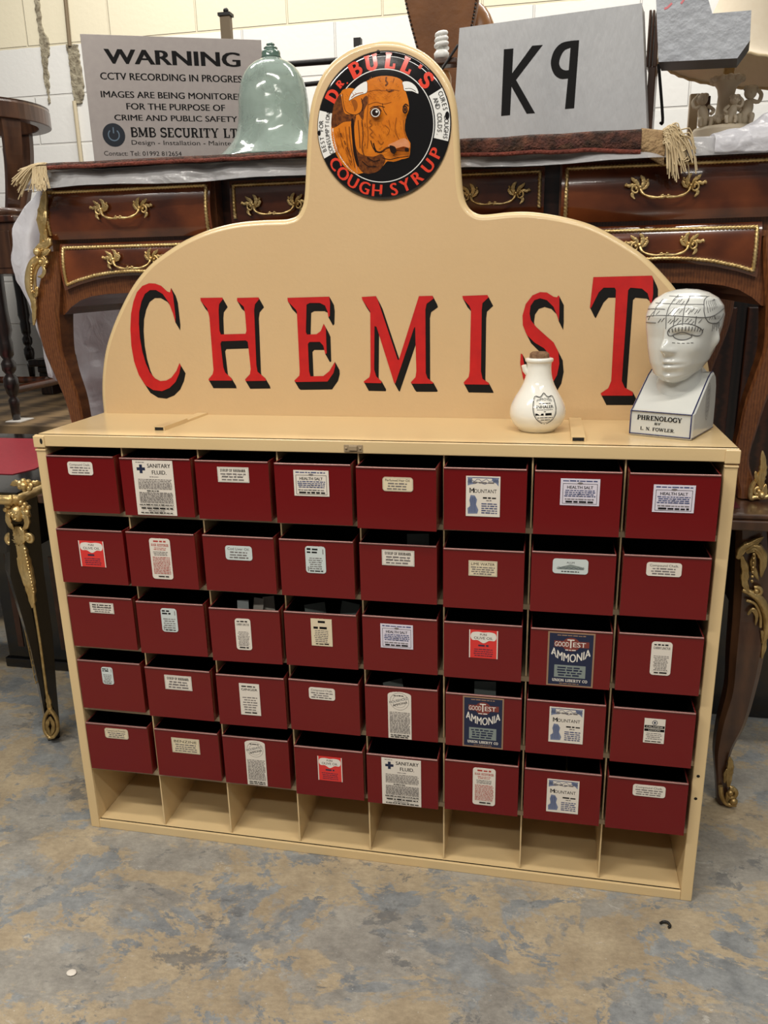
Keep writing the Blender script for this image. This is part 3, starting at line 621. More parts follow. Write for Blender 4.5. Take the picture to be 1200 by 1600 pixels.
def L_best(root, b):
    u0, v0, u1, v1 = b; w, h = u1-u0, v1-v0; p = paper(u0, v0, u1, v1, M['tan'], root, 'sharp'); P = pr(); c = (u0+u1)/2
    P.rect(u0+w*.035, v0+h*.025, u1-w*.035, v1-h*.025, NAVY)
    P.lines(u0+w*.2, u1-w*.2, v1-h*.075, v1-h*.04, 1, TAN, .5)
    P.ell(c, v1-h*.22, w*.19, h*.125, FRED); P.poly([(u0+w*.14, v1-h*.27), (u1-w*.12, v1-h*.27), (u1-w*.12, v1-h*.16), (u0+w*.14, v1-h*.16)], FRED)
    P.text('GOOD', u0+w*.30, v1-h*.262, h*.085, WHT, width=w*.30, bold=.012); P.text('EST', u0+w*.675, v1-h*.262, h*.085, WHT, width=w*.27, bold=.012)
    P.text('T', u0+w*.49, v1-h*.285, h*.16, WHT, width=w*.15, bold=.01)
    P.lines(u0+w*.38, u1-w*.4, v1-h*.34, v1-h*.305, 1, WHT, .5)
    P.text('AMMONIA', c, v1-h*.545, h*.15, WHT, width=w*.84, bold=.03, arcf=lambda x: 1.0*(x*x)/w)
    P.rect(u0+w*.16, v0+h*.165, u1-w*.17, v0+h*.395, STEEL)
    P.lines(u0+w*.2, u1-w*.22, v0+h*.18, v0+h*.37, 4, NAVY, .6, .25)
    P.text('UNION LIBERTY CO', c, v0+h*.085, h*.05, WHT, width=w*.76, serif=True, fat=1.1)
    P.lines(u0+w*.28, u1-w*.28, v0+h*.035, v0+h*.07, 1, TAN, .4)
    P.build('printing', INKS, p, True)
def L_alum(root, b):
    u0, v0, u1, v1 = b; w, h = u1-u0, v1-v0; p = paper(u0, v0, u1, v1, M['pale'], root, 'round'); P = pr(); c = (u0+u1)/2
    P.text('ALUM', c, v1-h*.3, h*.12, INK, width=w*.22)
    P.poly([(u0+w*.1, v0+h*.36), (u0+w*.3, v0+h*.5), (c, v0+h*.64), (u1-w*.2, v0+h*.5), (u1-w*.1, v0+h*.42), (u1-w*.12, v0+h*.3), (u0+w*.14, v0+h*.28)], STEEL)
    P.stroke([(u0+w*(.13+.05*i), v0+h*(.42+.07*math.sin(i*2.2))) for i in range(16)], .0006, NAVY); P.stroke([(u0+w*(.16+.05*i), v0+h*(.34+.05*math.sin(i*2.7))) for i in range(15)], .0006, NAVY)
    P.lines(u0+w*.25, u1-w*.25, v0+h*.07, v0+h*.24, 1, INK, .4); P.build('printing', INKS, p, True)
def L_calamine(root, b):
    u0, v0, u1, v1 = b; w, h = u1-u0, v1-v0; p = paper(u0, v0, u1, v1, M['paper'], root, 'sharp'); P = pr(); c = (u0+u1)/2
    P.ell(c, v1-h*.16, h*.095, h*.1, NAVY); P.ell(c, v1-h*.16, h*.07, h*.075, WHT); P.ell(c, v1-h*.16, h*.035, h*.05, NAVY)
    P.rect(u0+w*.02, v1-h*.385, u1-w*.02, v1-h*.275, INK); P.rect(u0+w*.02, v1-h*.52, u1-w*.02, v1-h*.415, INK)
    P.text('CALAMINE', c, v1-h*.36, h*.06, WHT, width=w*.8); P.text('LOTION', c, v1-h*.495, h*.06, WHT, width=w*.55)
    P.lines(u0+w*.1, u1-w*.1, v0+h*.14, v1-h*.56, 4, GREY, .4, .3); P.lines(u0+w*.08, u1-w*.08, v0+h*.03, v0+h*.12, 1, INK)
    P.build('printing', INKS, p, True)
S = lambda *a, **k: (lambda r, b: L_small(r, b, *a, **k))
TL = lambda *a, **k: (lambda r, b: L_tall(r, b, *a, **k))
chalk = S('Compound Chalk.', 'paper', serif=False, n=3); syrup = S('SYRUP OF RHUBARB.', 'paper', scribble=True, kind='sharp', n=3)
KIND = [
 (chalk, 'red metal bin with small cream chalk label in the top row, above red OLIVE OIL'),
 (L_sanitary, 'red metal bin in the top row with tall white SANITARY FLUID label and cross'),
 (syrup, 'red metal bin with small white syrup label in the top row beside SANITARY FLUID'),
 (lambda r, b: L_health(r, b, 'paper'), 'red metal bin in the top row with square HEALTH SALT label beside the syrup bin'),
 (S('Perfumed Hair Oil.', 'ivory', serif=False, n=3), 'red metal bin in the top row with small cream hair oil label under the latch'),
 (L_mountant, 'red metal bin in the top row with blue and white MOUNTANT label'),
 (L_health, 'red metal bin with lilac HEALTH SALT label, in the top row beside MOUNTANT'),
 (L_health, 'red metal bin with HEALTH SALT label under the phrenology head at the top row end'),
 (L_olive, 'red metal bin with bright red OLIVE OIL label in the second row'),
 (L_restorer, 'red metal bin in the second row with tall cream hair restorer label, below SANITARY FLUID'),
 (S('Cod Liver Oil.', 'pale', serif=False, n=3), 'red metal bin in the second row with rounded white oil label below the syrup bin'),
 (TL(None, 'pale', None, 'round', n=6), 'red metal bin in the second row with tall pale blue label'),
 (syrup, 'red metal bin in the second row with white syrup label, below the hair oil bin'),
 (S('LIME WATER', 'ivory', kind='sharp', serif=False), 'red metal bin in the second row with cream LIME WATER label, below MOUNTANT'),
 (L_alum, 'red metal bin in the second row with rounded ALUM label and blue script'),
 (chalk, 'red metal bin with small cream chalk label in the second row beside the ALUM bin'),
 (S(None, 'paper', kind='sharp', serif=False, n=3), 'red metal bin with small white oblong label in the middle row, below red OLIVE OIL'),
 (TL(None, 'pale', None, 'round', n=5), 'red metal bin in the middle row with small pale blue label, below the hair restorer'),
 (TL('CHERRY LINCTUS', 'paper', None, 'round', n=10), 'red metal bin in the middle row with CHERRY LINCTUS label and pale slips inside'),
 (TL(None, 'ivory', 1, 'sharp', n=7), 'red metal bin in the middle row with upright cream label and grey slips inside'),
 (L_health, 'red metal bin in the middle row with lilac HEALTH SALT label'),
 (L_olive, 'red metal bin in the middle row with bright red OLIVE OIL label'),
 (L_best, 'red metal bin in the middle row with large dark blue AMMONIA label'),
 (TL('CHERRY LINCTUS', 'paper', None, 'round', n=10), 'red metal bin in the middle row with CHERRY LINCTUS label, next to dark blue AMMONIA'),
 (TL(None, 'pale', None, 'round', n=5), 'red metal bin in the fourth row with tiny upright bluish white label'),
 (syrup, 'red metal bin in the fourth row with small white syrup label above the BENZINE bin'),
 (TL('GINGER', 'paper', None, 'sharp', n=6), 'red metal bin in the fourth row with upright white GINGER label'),
 (chalk, 'red metal bin in the fourth row with small cream chalk label beside the GINGER bin'),
 (L_house, 'red metal bin in the fourth row with tall arch-topped HOUSEHOLD AMMONIA label'),
 (L_best, 'red metal bin in the fourth row with large dark blue AMMONIA label'),
 (L_mountant, 'red metal bin in the fourth row with blue and white MOUNTANT label'),
 (L_calamine, 'red metal bin in the fourth row with black-banded CALAMINE label'),
 (S('Compound Powder', 'ivory', serif=False, n=3), 'red metal bin in the bottom bin row with small cream label beside the BENZINE bin'),
 (S('BENZINE', 'ivory', serif=False, kind='sharp', n=4), 'red metal bin with grey-framed BENZINE label'),
 (L_house, 'red metal bin in the bottom bin row with tall arch-topped HOUSEHOLD AMMONIA label'),
 (L_olive, 'red metal bin in the bottom bin row with red OLIVE OIL label'),
 (L_sanitary, 'red metal bin in the bottom bin row with tall white SANITARY FLUID label'),
 (L_restorer, 'red metal bin in the bottom bin row with tall cream hair restorer label'),
 (L_mountant, 'red metal bin in the bottom bin row with blue and white MOUNTANT label'),
 (chalk, 'red metal bin in the bottom bin row with chalk label, near the bolt holes'),
]
body0 = None
for i, ((x, y, a, u0, va, u1, vb), (fn, lab)) in enumerate(zip(BIN, KIND)):
    z = SHZ[i // 8] + .0006
    random.seed(100 + i)
    root = thing('storage_bin', lab, 'bin', (x, y, z), a, 'red bins in the cream cabinet')
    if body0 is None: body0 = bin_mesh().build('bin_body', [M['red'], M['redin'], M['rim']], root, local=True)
    else: o = body0.copy(); COL.objects.link(o); o.parent = root
    fn(root, (u0, max(vb, .0015), u1, min(va, BH - .004)))

# ------------------------------------------------------------------ chemist sign board
BY = .259
brd = thing('shop_sign_board', 'tall cream shaped sign board lettered CHEMIST in red, standing on the cabinet top', 'sign', (.675, BY, .9426))
left = [(160, 645), (157.6, 618), (158, 586), (162.7, 548.7), (173, 514), (188, 479), (206.7, 444.7), (230.7, 415), (257, 394), (289, 374), (326.7, 358), (366.7, 348), (406.7, 343.9), (441.3, 342.8), (452, 341), (462, 337), (469, 327), (474, 306.7), (477, 253), (480, 200), (485, 160), (497, 125), (517, 96), (546.7, 74.7), (578.7, 64.5), (605, 62.7)]
right = [(632, 66.7), (661, 80), (685, 101), (702.7, 128), (712, 160), (716, 200), (718.7, 253), (722.7, 301), (730.7, 322.7), (744, 333), (760, 334.8), (796.7, 331), (833, 331), (881, 338.5), (925, 351), (965, 371.5), (1009, 401), (1049.7, 443)]
pl = [at(x, y, BY) for x, y in left]; prr = [at(x, y, BY) for x, y in right]
pl[0].z = .9426
mir = [Vector((1.35 - p.x, BY, p.z)) for p in reversed(pl) if p.z < prr[-1].z - .02]
OUT = spline(pl + prr + mir, 4)
def inset(pts, d, cx=.675):
    n = len(pts); r = []
    for i, p in enumerate(pts):
        t = (pts[min(i+1, n-1)] - pts[max(i-1, 0)]).normalized(); r.append(p + Vector((t.z, 0, -t.x)) * d)
    return r
mb = MB()
r0 = inset(OUT, .011); r1 = [p + Vector((0, .0012, 0)) for p in inset(OUT, .0055)]; r2 = [p + Vector((0, .005, 0)) for p in inset(OUT, .0012)]; r3 = [p + Vector((0, .009, 0)) for p in OUT]; r4 = [p + Vector((0, .018, 0)) for p in OUT]
for r in (r0, r1, r2):
    r[0].z = .9426; r[-1].z = .9426
mb.loft([r0, r1, r2, r3, r4], 1, True, (False, False), False)
mb.add(r0, [tuple(range(len(r0)))[::-1]], 0); mb.add(r4, [tuple(range(len(r4)))], 0)
mb.build('board', [M['board'], M['cream']], brd)

A, Bc, Cc = (140, 330, 3.75), (420, 420, 3.75), (700, 400, 3.3333)
LET = [
 ('C', A, [(478,450),(472,476),(455,470),(420,437),(385,424),(350,422),(310,438),(278,475),(258,530),(244,600),(240,690),(246,790),(262,880),(290,960),(330,1020),(375,1048),(425,1054),(470,1035),(505,1000),(527,950),(536,905),(527,890),(510,935),(480,975),(450,992),(415,995),(385,980),(355,945),(330,890),(310,820),(296,740),(290,660),(292,590),(305,530),(325,485),(355,462),(390,462),(430,485),(465,535),(490,600),(504,652),(505,620),(490,490)]),
 ('H', A, [(650,508),(778,506),(782,515),(760,545),(757,580),(762,700),(770,722),(915,718),(920,700),(912,600),(905,560),(865,525),(865,508),(990,505),(995,515),(970,545),(965,580),(978,900),(985,940),(1030,978),(1035,993),(915,995),(912,985),(940,955),(945,925),(928,765),(915,757),(775,762),(768,775),(785,915),(795,945),(832,978),(835,992),(700,992),(697,985),(722,955),(727,930),(703,620),(690,570),(652,525)]),
 ('E', Bc, [(110,170),(355,163),(360,200),(358,275),(350,285),(345,250),(330,215),(300,200),(240,200),(222,210),(218,370),(225,385),(280,383),(305,365),(322,322),(335,350),(340,495),(332,500),(320,450),(300,428),(240,428),(230,440),(237,600),(245,630),(320,628),(355,600),(388,545),(390,570),(380,610),(345,660),(160,663),(150,655),(180,625),(182,600),(165,250),(160,240),(112,190)]),
 ('M', Bc, [(545,165),(628,160),(640,185),(755,530),(762,535),(880,160),(960,158),(965,175),(925,205),(918,240),(920,610),(930,640),(965,668),(960,673),(840,673),(832,665),(860,635),(865,600),(858,340),(852,345),(742,672),(735,668),(632,340),(620,335),(618,590),(630,630),(662,660),(660,670),(560,668),(556,660),(590,635),(597,600),(595,250),(585,235),(548,180)]),
 ('I', Cc, [(75,208),(205,203),(212,215),(180,245),(176,280),(172,600),(180,640),(212,660),(215,670),(85,668),(82,658),(108,630),(113,600),(120,280),(112,260),(78,222)]),
 ('S', Cc, [(575,205),(568,215),(550,212),(515,190),(480,188),(440,205),(405,250),(388,310),(390,360),(410,410),(450,450),(500,480),(525,510),(535,550),(528,600),(505,642),(475,660),(440,655),(415,630),(400,580),(388,512),(379,508),(376,560),(392,640),(412,672),(435,690),(470,698),(505,692),(542,665),(568,620),(580,560),(575,500),(550,450),(510,415),(460,370),(432,335),(425,300),(430,260),(450,230),(480,220),(515,230),(550,265),(572,320),(577,340),(580,300),(580,210)]),
 ('T', Cc, [(757,110),(1062,102),(1068,120),(1068,200),(1060,248),(1052,240),(1040,195),(1010,170),(950,165),(938,178),(905,650),(920,685),(962,708),(962,727),(800,727),(795,715),(835,688),(850,650),(875,178),(868,165),(810,165),(785,190),(744,272),(739,268)]),
]
for ch, (ox, oy, k), pts in LET:
    P3 = [at(ox + x / k, oy + y / k, BY) for x, y in pts]
    dv = Vector((.0094, 0, -.0172)) * (1.12 if ch == 'T' else 1)
    mb = MB(); n = len(P3)
    mb.add([p + dv + Vector((0, -.0003, 0)) for p in P3], [tuple(range(n))], 1)
    for i in range(n):
        a, b = P3[i], P3[(i+1) % n]; o = Vector((0, -.00032 - .000004 * i, 0))
        mb.add([a + o, b + o, b + dv + o, a + dv + o], [(0, 1, 2, 3)], 1)
    mb.add([p + Vector((0, -.0010, 0)) for p in P3], [tuple(range(n))], 0)
    mb.build('painted_letter', [M['sign_red'], M['sign_black']], brd)

# ------------------------------------------------------------------ round enamel sign
SX, SZ, SR = .6868, 1.5185, .1345
SY = BY - .0005
esg = thing('enamel_sign', 'round black enamel sign with an orange bull head, fixed on the cream board', 'sign', (SX, SY, SZ))
dome = lambda r: -.0085 * (1 - (r / SR) ** 2) - .003
mb = MB()
prof = [(0, dome(0))] + [(SR * k / 12, dome(SR * k / 12)) for k in range(1, 12)] + [(SR * .975, dome(SR * .96)), (SR, -.0015), (SR, .0)]
rings = [[Vector((SX + r * math.cos(2*math.pi*i/72), SY + y, SZ + r * math.sin(2*math.pi*i/72))) for i in range(72)] for r, y in prof[1:]]
mb.add([Vector((SX, SY + prof[0][1], SZ))] + rings[0], [(0, i + 1, (i + 1) % 72 + 1) for i in range(72)], 0, True)
mb.loft(rings, 0, True, (False, False))
mb.build('disc', M['enamel'], esg)
def drape(name, P, mats):
    """cut flat art into small pieces and lay it on the domed face"""
    o = P.mb.build(name, mats, esg); bm = bmesh.new(); bm.from_mesh(o.data)
    bmesh.ops.triangulate(bm, faces=bm.faces[:])
    for _ in range(6):
        es = [e for e in bm.edges if e.calc_length() > .0065]
        if not es: break
        bmesh.ops.subdivide_edges(bm, edges=es, cuts=1)
        bmesh.ops.triangulate(bm, faces=bm.faces[:])
    for v in bm.verts: v.co.y += dome(min(math.hypot(v.co.x, v.co.z), SR * .985))
    bm.to_mesh(o.data); bm.free(); return o
def sgn():
    p = Print(lambda u, v, h: (SX + u, SY - h, SZ + v), .0003); p.step = .00003; return p
def img(pts):
    r = []
    for x, y in pts:
        p = at(480 + x / 5, 60 + y / 5, SY - .008); r.append((p.x - SX, p.z - SZ))
    return r
def smooth(pts, closed=True, n=3): return [(q.x, q.y) for q in spline([(a, b, 0) for a, b in pts], n, closed)]
# ring + panels
P = sgn(); P.ring(0, 0, SR * .752, .0016, 0, 90); drape('white_ring', P, [M['e_white']])
def sector(r0, r1, a0, a1, n=14):
    f = lambda r, a: (r * math.sin(R(a)), r * math.cos(R(a)))
    return [f(r1, a0 + (a1-a0)*i/n) for i in range(n+1)] + [f(r0, a1 - (a1-a0)*i/n) for i in range(n+1)]
def arctext(P, body, a0, a1, r, size, m, serif=True, fat=1.0, inward=False, bold=.03, wide=1.0):
    """one glyph at a time along a circle; angles clockwise from the top"""
    n = len(body)
    for i, ch in enumerate(body):
        if ch == ' ': continue
        a = R(a0[i] if hasattr(a0, '__len__') else a0 + (a1 - a0) * i / (n - 1))
        sz = size[i] if hasattr(size, '__len__') else size
        if inward: rr = r + sz / 2
        else: rr = r - sz / 2
        P.text(ch, rr * math.sin(a), rr * math.cos(a), sz, m, width=(glyphs(ch, bold)[2] * sz * .82 if sz < .009 and not serif else (slab(ch, fat)[2] * sz * wide if serif else None)), rot=(math.pi - a if inward else -a), serif=serif, fat=fat, bold=bold)
P = sgn()
arctext(P, "DRBULL'S", [-59, -46, -27, -10, 8.5, 25.5, 37, 48.5], 0, SR * .865, [.0245, .0135, .027, .027, .027, .027, .027, .0265], 0, fat=1.45, wide=1.22)
P.ell(SR * .72 * math.sin(R(-41)) * 1.08, SR * .80 * math.cos(R(-41)), .0016, .0016, 0)
drape('upper_lettering', P, [M['e_red']])
P = P2 = sgn()
arctext(P2, 'COUGH', [-122.5, -134.5, -147, -160, -173], 0, SR * .868, .0225, 0, serif=False, inward=True, bold=.045)
arctext(P2, 'SYRUP', [170, 158, 144.5, 130, 116.5], 0, SR * .868, .0225, 0, serif=False, inward=True, bold=.045)
drape('lower_lettering', P, [M['e_red']])
for a, b in ((-113, -74), (62, 104)): P = sgn(); P.poly(sector(SR * .775, SR * .985, a, b), 0); drape('white_panel', P, [M['e_white']])
P = sgn(); P.h = .0009
arctext(P, 'BEST FOR', -107, -83, SR * .935, .0088, 0, serif=False, bold=.0)
arctext(P, 'CONSUMPTION', -111.5, -75.5, SR * .84, .0084, 0, serif=False, bold=.0)
P.ell(SR * .97 * math.sin(R(-92)), SR * .97 * math.cos(R(-92)), .0035, .0045, 0); drape('panel_lettering', P, [M['enamel']])
P = sgn(); P.h = .0009
arctext(P, 'CURES COUGHS', 65, 101.5, SR * .935, .0086, 0, serif=False, bold=.0)
arctext(P, 'AND COLDS.', 68, 100, SR * .84, .0088, 0, serif=False, bold=.0)
P.ell(SR * .95 * math.sin(R(84)), SR * .95 * math.cos(R(84)), .004, .007, 0)
drape('panel_lettering', P, [M['enamel']])
# bull head
OR, BR, DK, PK, WH, LN = range(6)
P = sgn()
head = [(470,330),(540,300),(620,292),(700,305),(745,335),(765,400),(790,480),(797,540),(790,580),(770,640),(765,720),(790,790),(808,820),(806,880),(795,930),(740,945),(680,965),(630,960),(605,985),(560,1030),(500,1055),(440,1050),(385,1062),(335,1040),(280,990),(230,915),(202,840),(188,760),(187,680),(192,600),(207,520),(240,450),(262,425),(275,402),(330,386),(390,395),(440,350)]
P.poly(smooth(img(head), True, 2), OR)
P.poly(smooth(img([(188,690),(192,590),(215,500),(255,435),(268,470),(280,540),(300,590),(365,600),(355,645),(285,655),(225,692)])), BR)
P.poly(smooth(img([(385,600),(368,700),(372,800),(398,885),(450,915),(520,925),(575,905),(600,920),(612,962),(565,1030),(500,1055),(440,1050),(396,1000),(362,900),(352,760),(345,650)])), BR)
P.poly(smooth(img([(345,640),(366,640),(372,760),(385,880),(405,985),(392,1000),(368,920),(352,780)])), DK)
P.poly(smooth(img([(395,560),(440,470),(470,450),(478,500),(450,560),(440,640),(415,610)])), BR)
P.poly(smooth(img([(270,410),(330,390),(370,400),(410,470),(432,520),(420,575),(380,600),(330,590),(295,560),(280,500)])), OR)
P.poly(smooth(img([(345,490),(375,480),(395,510),(392,550),(372,575),(365,540)])), LN)
P.stroke(smooth(img([(275,430),(283,500),(300,565),(340,592),(385,598),(425,570),(436,520)]), False), .0011, DK)
P.stroke(smooth(img([(425,470),(437,520),(432,570)]), False), .0015, DK)
horn1 = smooth(img([(327,487),(345,430),(395,372),(462,335),(472,380),(466,425),(420,440),(370,462)]))
P.poly(horn1, WH); P.stroke(horn1 + horn1[:1], .0006, DK)
horn2 = smooth(img([(746,340),(800,338),(850,375),(870,432),(820,414),(762,410),(752,375)]))
P.poly(horn2, WH); P.stroke(horn2 + horn2[:1], .0006, DK)
P.stroke(smooth(img([(345,465),(385,435),(440,425)]), False), .0014, LN + 0); P.stroke(smooth(img([(765,395),(810,392),(850,415)]), False), .0010, DK)
for pts, w, m in [
  ([(470,420),(540,405),(610,410),(650,400),(720,410)], .0011, LN), ([(480,520),(540,500),(600,515),(660,500)], .001, LN), ([(520,545),(560,530),(610,540)], .001, DK),
  ([(590,510),(600,560),(625,600)], .0009, DK), ([(500,640),(490,660),(510,680),(490,700),(515,730),(495,755),(520,780)], .0022, LN), ([(610,680),(645,715),(630,760)], .0014, LN),
  ([(480,440),(475,560),(470,650),(480,760),(470,860)], .0016, LN), ([(520,820),(540,880),(580,890),(620,860),(660,850)], .0026, DK), ([(500,800),(515,850),(540,890)], .0018, DK), ([(555,800),(580,830),(600,810)], .002, LN),
  ([(430,640),(440,760),(430,860),(450,920)], .0018, BR), ([(400,640),(410,760),(415,860)], .0014, BR),
  ([(300,690),(310,780),(320,860),(350,960)], .0014, LN), ([(250,700),(262,780),(285,860)], .0014, LN), ([(330,690),(338,800),(360,930),(372,1010)], .0014, BR), ([(290,800),(300,830)], .002, BR), ([(262,740),(270,770)], .002, BR), ([(310,850),(330,890)], .002, BR),
  ([(620,300),(615,330),(630,350),(612,370)], .0024, BR), ([(560,310),(575,340)], .0012, LN), ([(680,310),(670,345)], .0012, LN), ([(620,400),(640,415),(680,405)], .002, BR),
  ([(750,540),(770,515),(792,530)], .0018, DK), ([(640,640),(650,690)], .0012, LN), ([(700,620),(690,720),(720,790)], .0012, LN),
  ([(755,640),(760,720),(782,790)], .0012, LN), ([(470,930),(520,960),(570,950)], .0016, DK), ([(430,960),(480,1000),(540,1000)], .0016, DK), ([(385,1000),(392,1050)], .0016, PK)]:
    P.stroke(smooth(img(pts), False), w, m)
rnd = random.Random(21)
def hairs(n, x0, x1, y0, y1, dx, dy, m, w=.0007):
    for _ in range(n):
        x, y = rnd.uniform(x0, x1), rnd.uniform(y0, y1); k = rnd.uniform(.6, 1.3); P.stroke(img([(x, y), (x + dx*k*.5 + rnd.uniform(-3, 3), y + dy*k*.5), (x + dx*k, y + dy*k)]), w, m)
hairs(26, 215, 330, 720, 900, 10, 34, LN); hairs(16, 300, 350, 850, 980, 12, 30, BR); hairs(34, 480, 640, 350, 480, 16, 5, LN); hairs(20, 640, 740, 330, 470, -10, 12, LN)
hairs(26, 470, 600, 620, 800, 8, 22, LN); hairs(22, 600, 740, 640, 780, 5, 24, LN); hairs(14, 430, 470, 600, 880, 4, 30, BR); hairs(12, 560, 620, 850, 900, 20, -6, BR); hairs(14, 290, 380, 420, 520, 10, 14, LN); hairs(10, 480, 620, 300, 330, 4, 14, LN)
P.poly(smooth(img([(640,840),(690,815),(760,785),(800,812),(806,860),(760,850),(700,865),(660,860)])), PK)
P.poly(smooth(img([(650,845),(690,850),(705,880),(690,908),(662,895)])), DK); P.poly(smooth(img([(770,865),(795,860),(800,885),(775,890)])), DK)
P.stroke(smooth(img([(598,940),(650,952),(700,940),(760,930),(800,925)]), False), .0016, DK); P.stroke(smooth(img([(690,905),(680,925)]), False), .001, DK); P.stroke(smooth(img([(700,880),(760,885),(800,890)]), False), .001, DK)
def eye(x, y, rx, ry, m): 
    P.poly(img([(x + rx*math.cos(2*math.pi*i/24), y + ry*math.sin(2*math.pi*i/24)) for i in range(24)]), m)
eye(542, 588, 44, 42, BR); eye(542, 588, 34, 34, WH); eye(542, 588, 28, 28, DK); eye(552, 580, 9, 9, WH)
eye(772, 565, 20, 32, DK); eye(772, 563, 11, 20, LN); eye(772, 563, 8, 15, DK)
P.stroke(smooth(img([(500,560),(530,540),(570,550),(590,580)]), False), .0016, DK)
drape('bull_head', P, [M['e_orange'], M['e_brown'], M['e_dark'], M['e_pink'], M['e_white'], M['e_line']])
for x, y in ((555, 105), (575, 1228)):
    mb = MB(); p = at(480 + x/5, 60 + y/5, SY - .004); mb.ball((p.x, SY - .0045, p.z), .0034, 0, 8, (1, .6, 1)); mb.build('screw', M['iron'], esg)

# ------------------------------------------------------------------ inhaler bottle
IC = Vector((1.0055, .138, .9428))
ib = thing('inhaler_bottle', 'white glazed round-bellied bottle with a cork and black shield mark, on the cabinet top', 'bottle', IC)
prof = [(.0, .0), (.030, .0), (.036, .003), (.046, .013), (.0525, .027), (.0535, .038), (.051, .050), (.0445, .064), (.036, .078), (.029, .092), (.0248, .106), (.0232, .120), (.0236, .130), (.0262, .133), (.0266, .137), (.0245, .139), (.0185, .139), (.017, .128)]
def brad(z): return lerp_table([(b, a) for a, b in prof[1:14]], z)[0]
mb = MB(); zs = spline([(r, 0, z) for r, z in prof], 4)
mb.lathe([(max(p.x, 0), p.z) for p in zs], IC, 56)
mb.build('body', M['craze'], ib)
mb = MB(); mb.lathe([(.0, .126), (.0178, .126), (.0186, .139), (.0182, .147), (.014, .1505), (0, .1505)], IC, 28); mb.build('cork', M['cork'], ib)
mb = MB(); mb.tube([IC + Vector(p) for p in ((-.018, -.004, .108), (-.026, -.006, .117), (-.0285, -.007, .126))], [.006, .0055, .005], 12, caps=True); mb.build('air_spout', M['craze'], ib)
A0 = math.atan2(-.138 - 1.4378, 1.026 - 1.0055) + .28
def onb(u, v, h):
    z = .044 + v; r = brad(z) + h + .0003; a = A0 + u / .05; return IC + Vector((r * math.cos(a), r * math.sin(a), z))
P = Print(onb, .0002)
sh = smooth([(0, .0335), (.009, .0265), (.022, .027), (.0225, .006), (.018, -.010), (.009, -.020), (0, -.0235), (-.009, -.020), (-.018, -.010), (-.0225, .006), (-.022, .027), (-.009, .0265)])
P.stroke(sh + sh[:1], .0013, 0); P.stroke([(a * .92, (b - .004) * .92 + .004) for a, b in sh + sh[:1]], .0005, 0)
P.text('IMPROVED', 0, .0195, .0042, 0, width=.033, bold=.0, arcf=lambda x: -.0028 * (x / .016) ** 2 + .001)
P.lines(-.012, .012, .0135, .0165, 1, 0, .5)
P.text('INHALER', 0, .0065, .0052, 0, width=.033, bold=.03)
P.lines(-.015, .015, .0025, .005, 1, 0, .4); P.lines(-.003, .003, -.001, .0018, 1, 0, .5)
P.lines(-.0175, .0175, -.0085, -.0015, 1, 0, .62); P.lines(-.014, .014, -.0125, -.0095, 1, 0, .5); P.lines(-.008, .008, -.0165, -.0135, 1, 0, .5)
P.build('shield_mark', [M['ink']], ib)

# ------------------------------------------------------------------ phrenology bust
PO = Vector((1.2268, .0815, .9428)); PYAW = R(-25)
ph = thing('phrenology_bust', 'white glazed porcelain phrenology head on a square bust base with blue edge lines', 'bust', PO, PYAW)
HW = .0585
prof2 = [(0, .004), (.001, .0), (.138, .0), (.1395, .004), (.139, .05), (.135, .085), (.126, .103), (.112, .111), (.098, .110), (.082, .102), (.055, .083), (.028, .0625), (.008, .0485), (.001, .0465)]
mb = MB()
n = len(prof2)
def side(x, d): 
    cx, cz = .07, .05
    return [Vector((x, a + (cx - a) * d, b + (cz - b) * d)) for a, b in prof2]
mb.loft([side(-HW, .07), side(-HW + .0012, .02), side(-HW + .004, 0), side(HW - .004, 0), side(HW - .0012, .02), side(HW, .07)], 0, False)
mb.build('base', M['porc'], ph, local=True, bevel=.0015, segs=2)
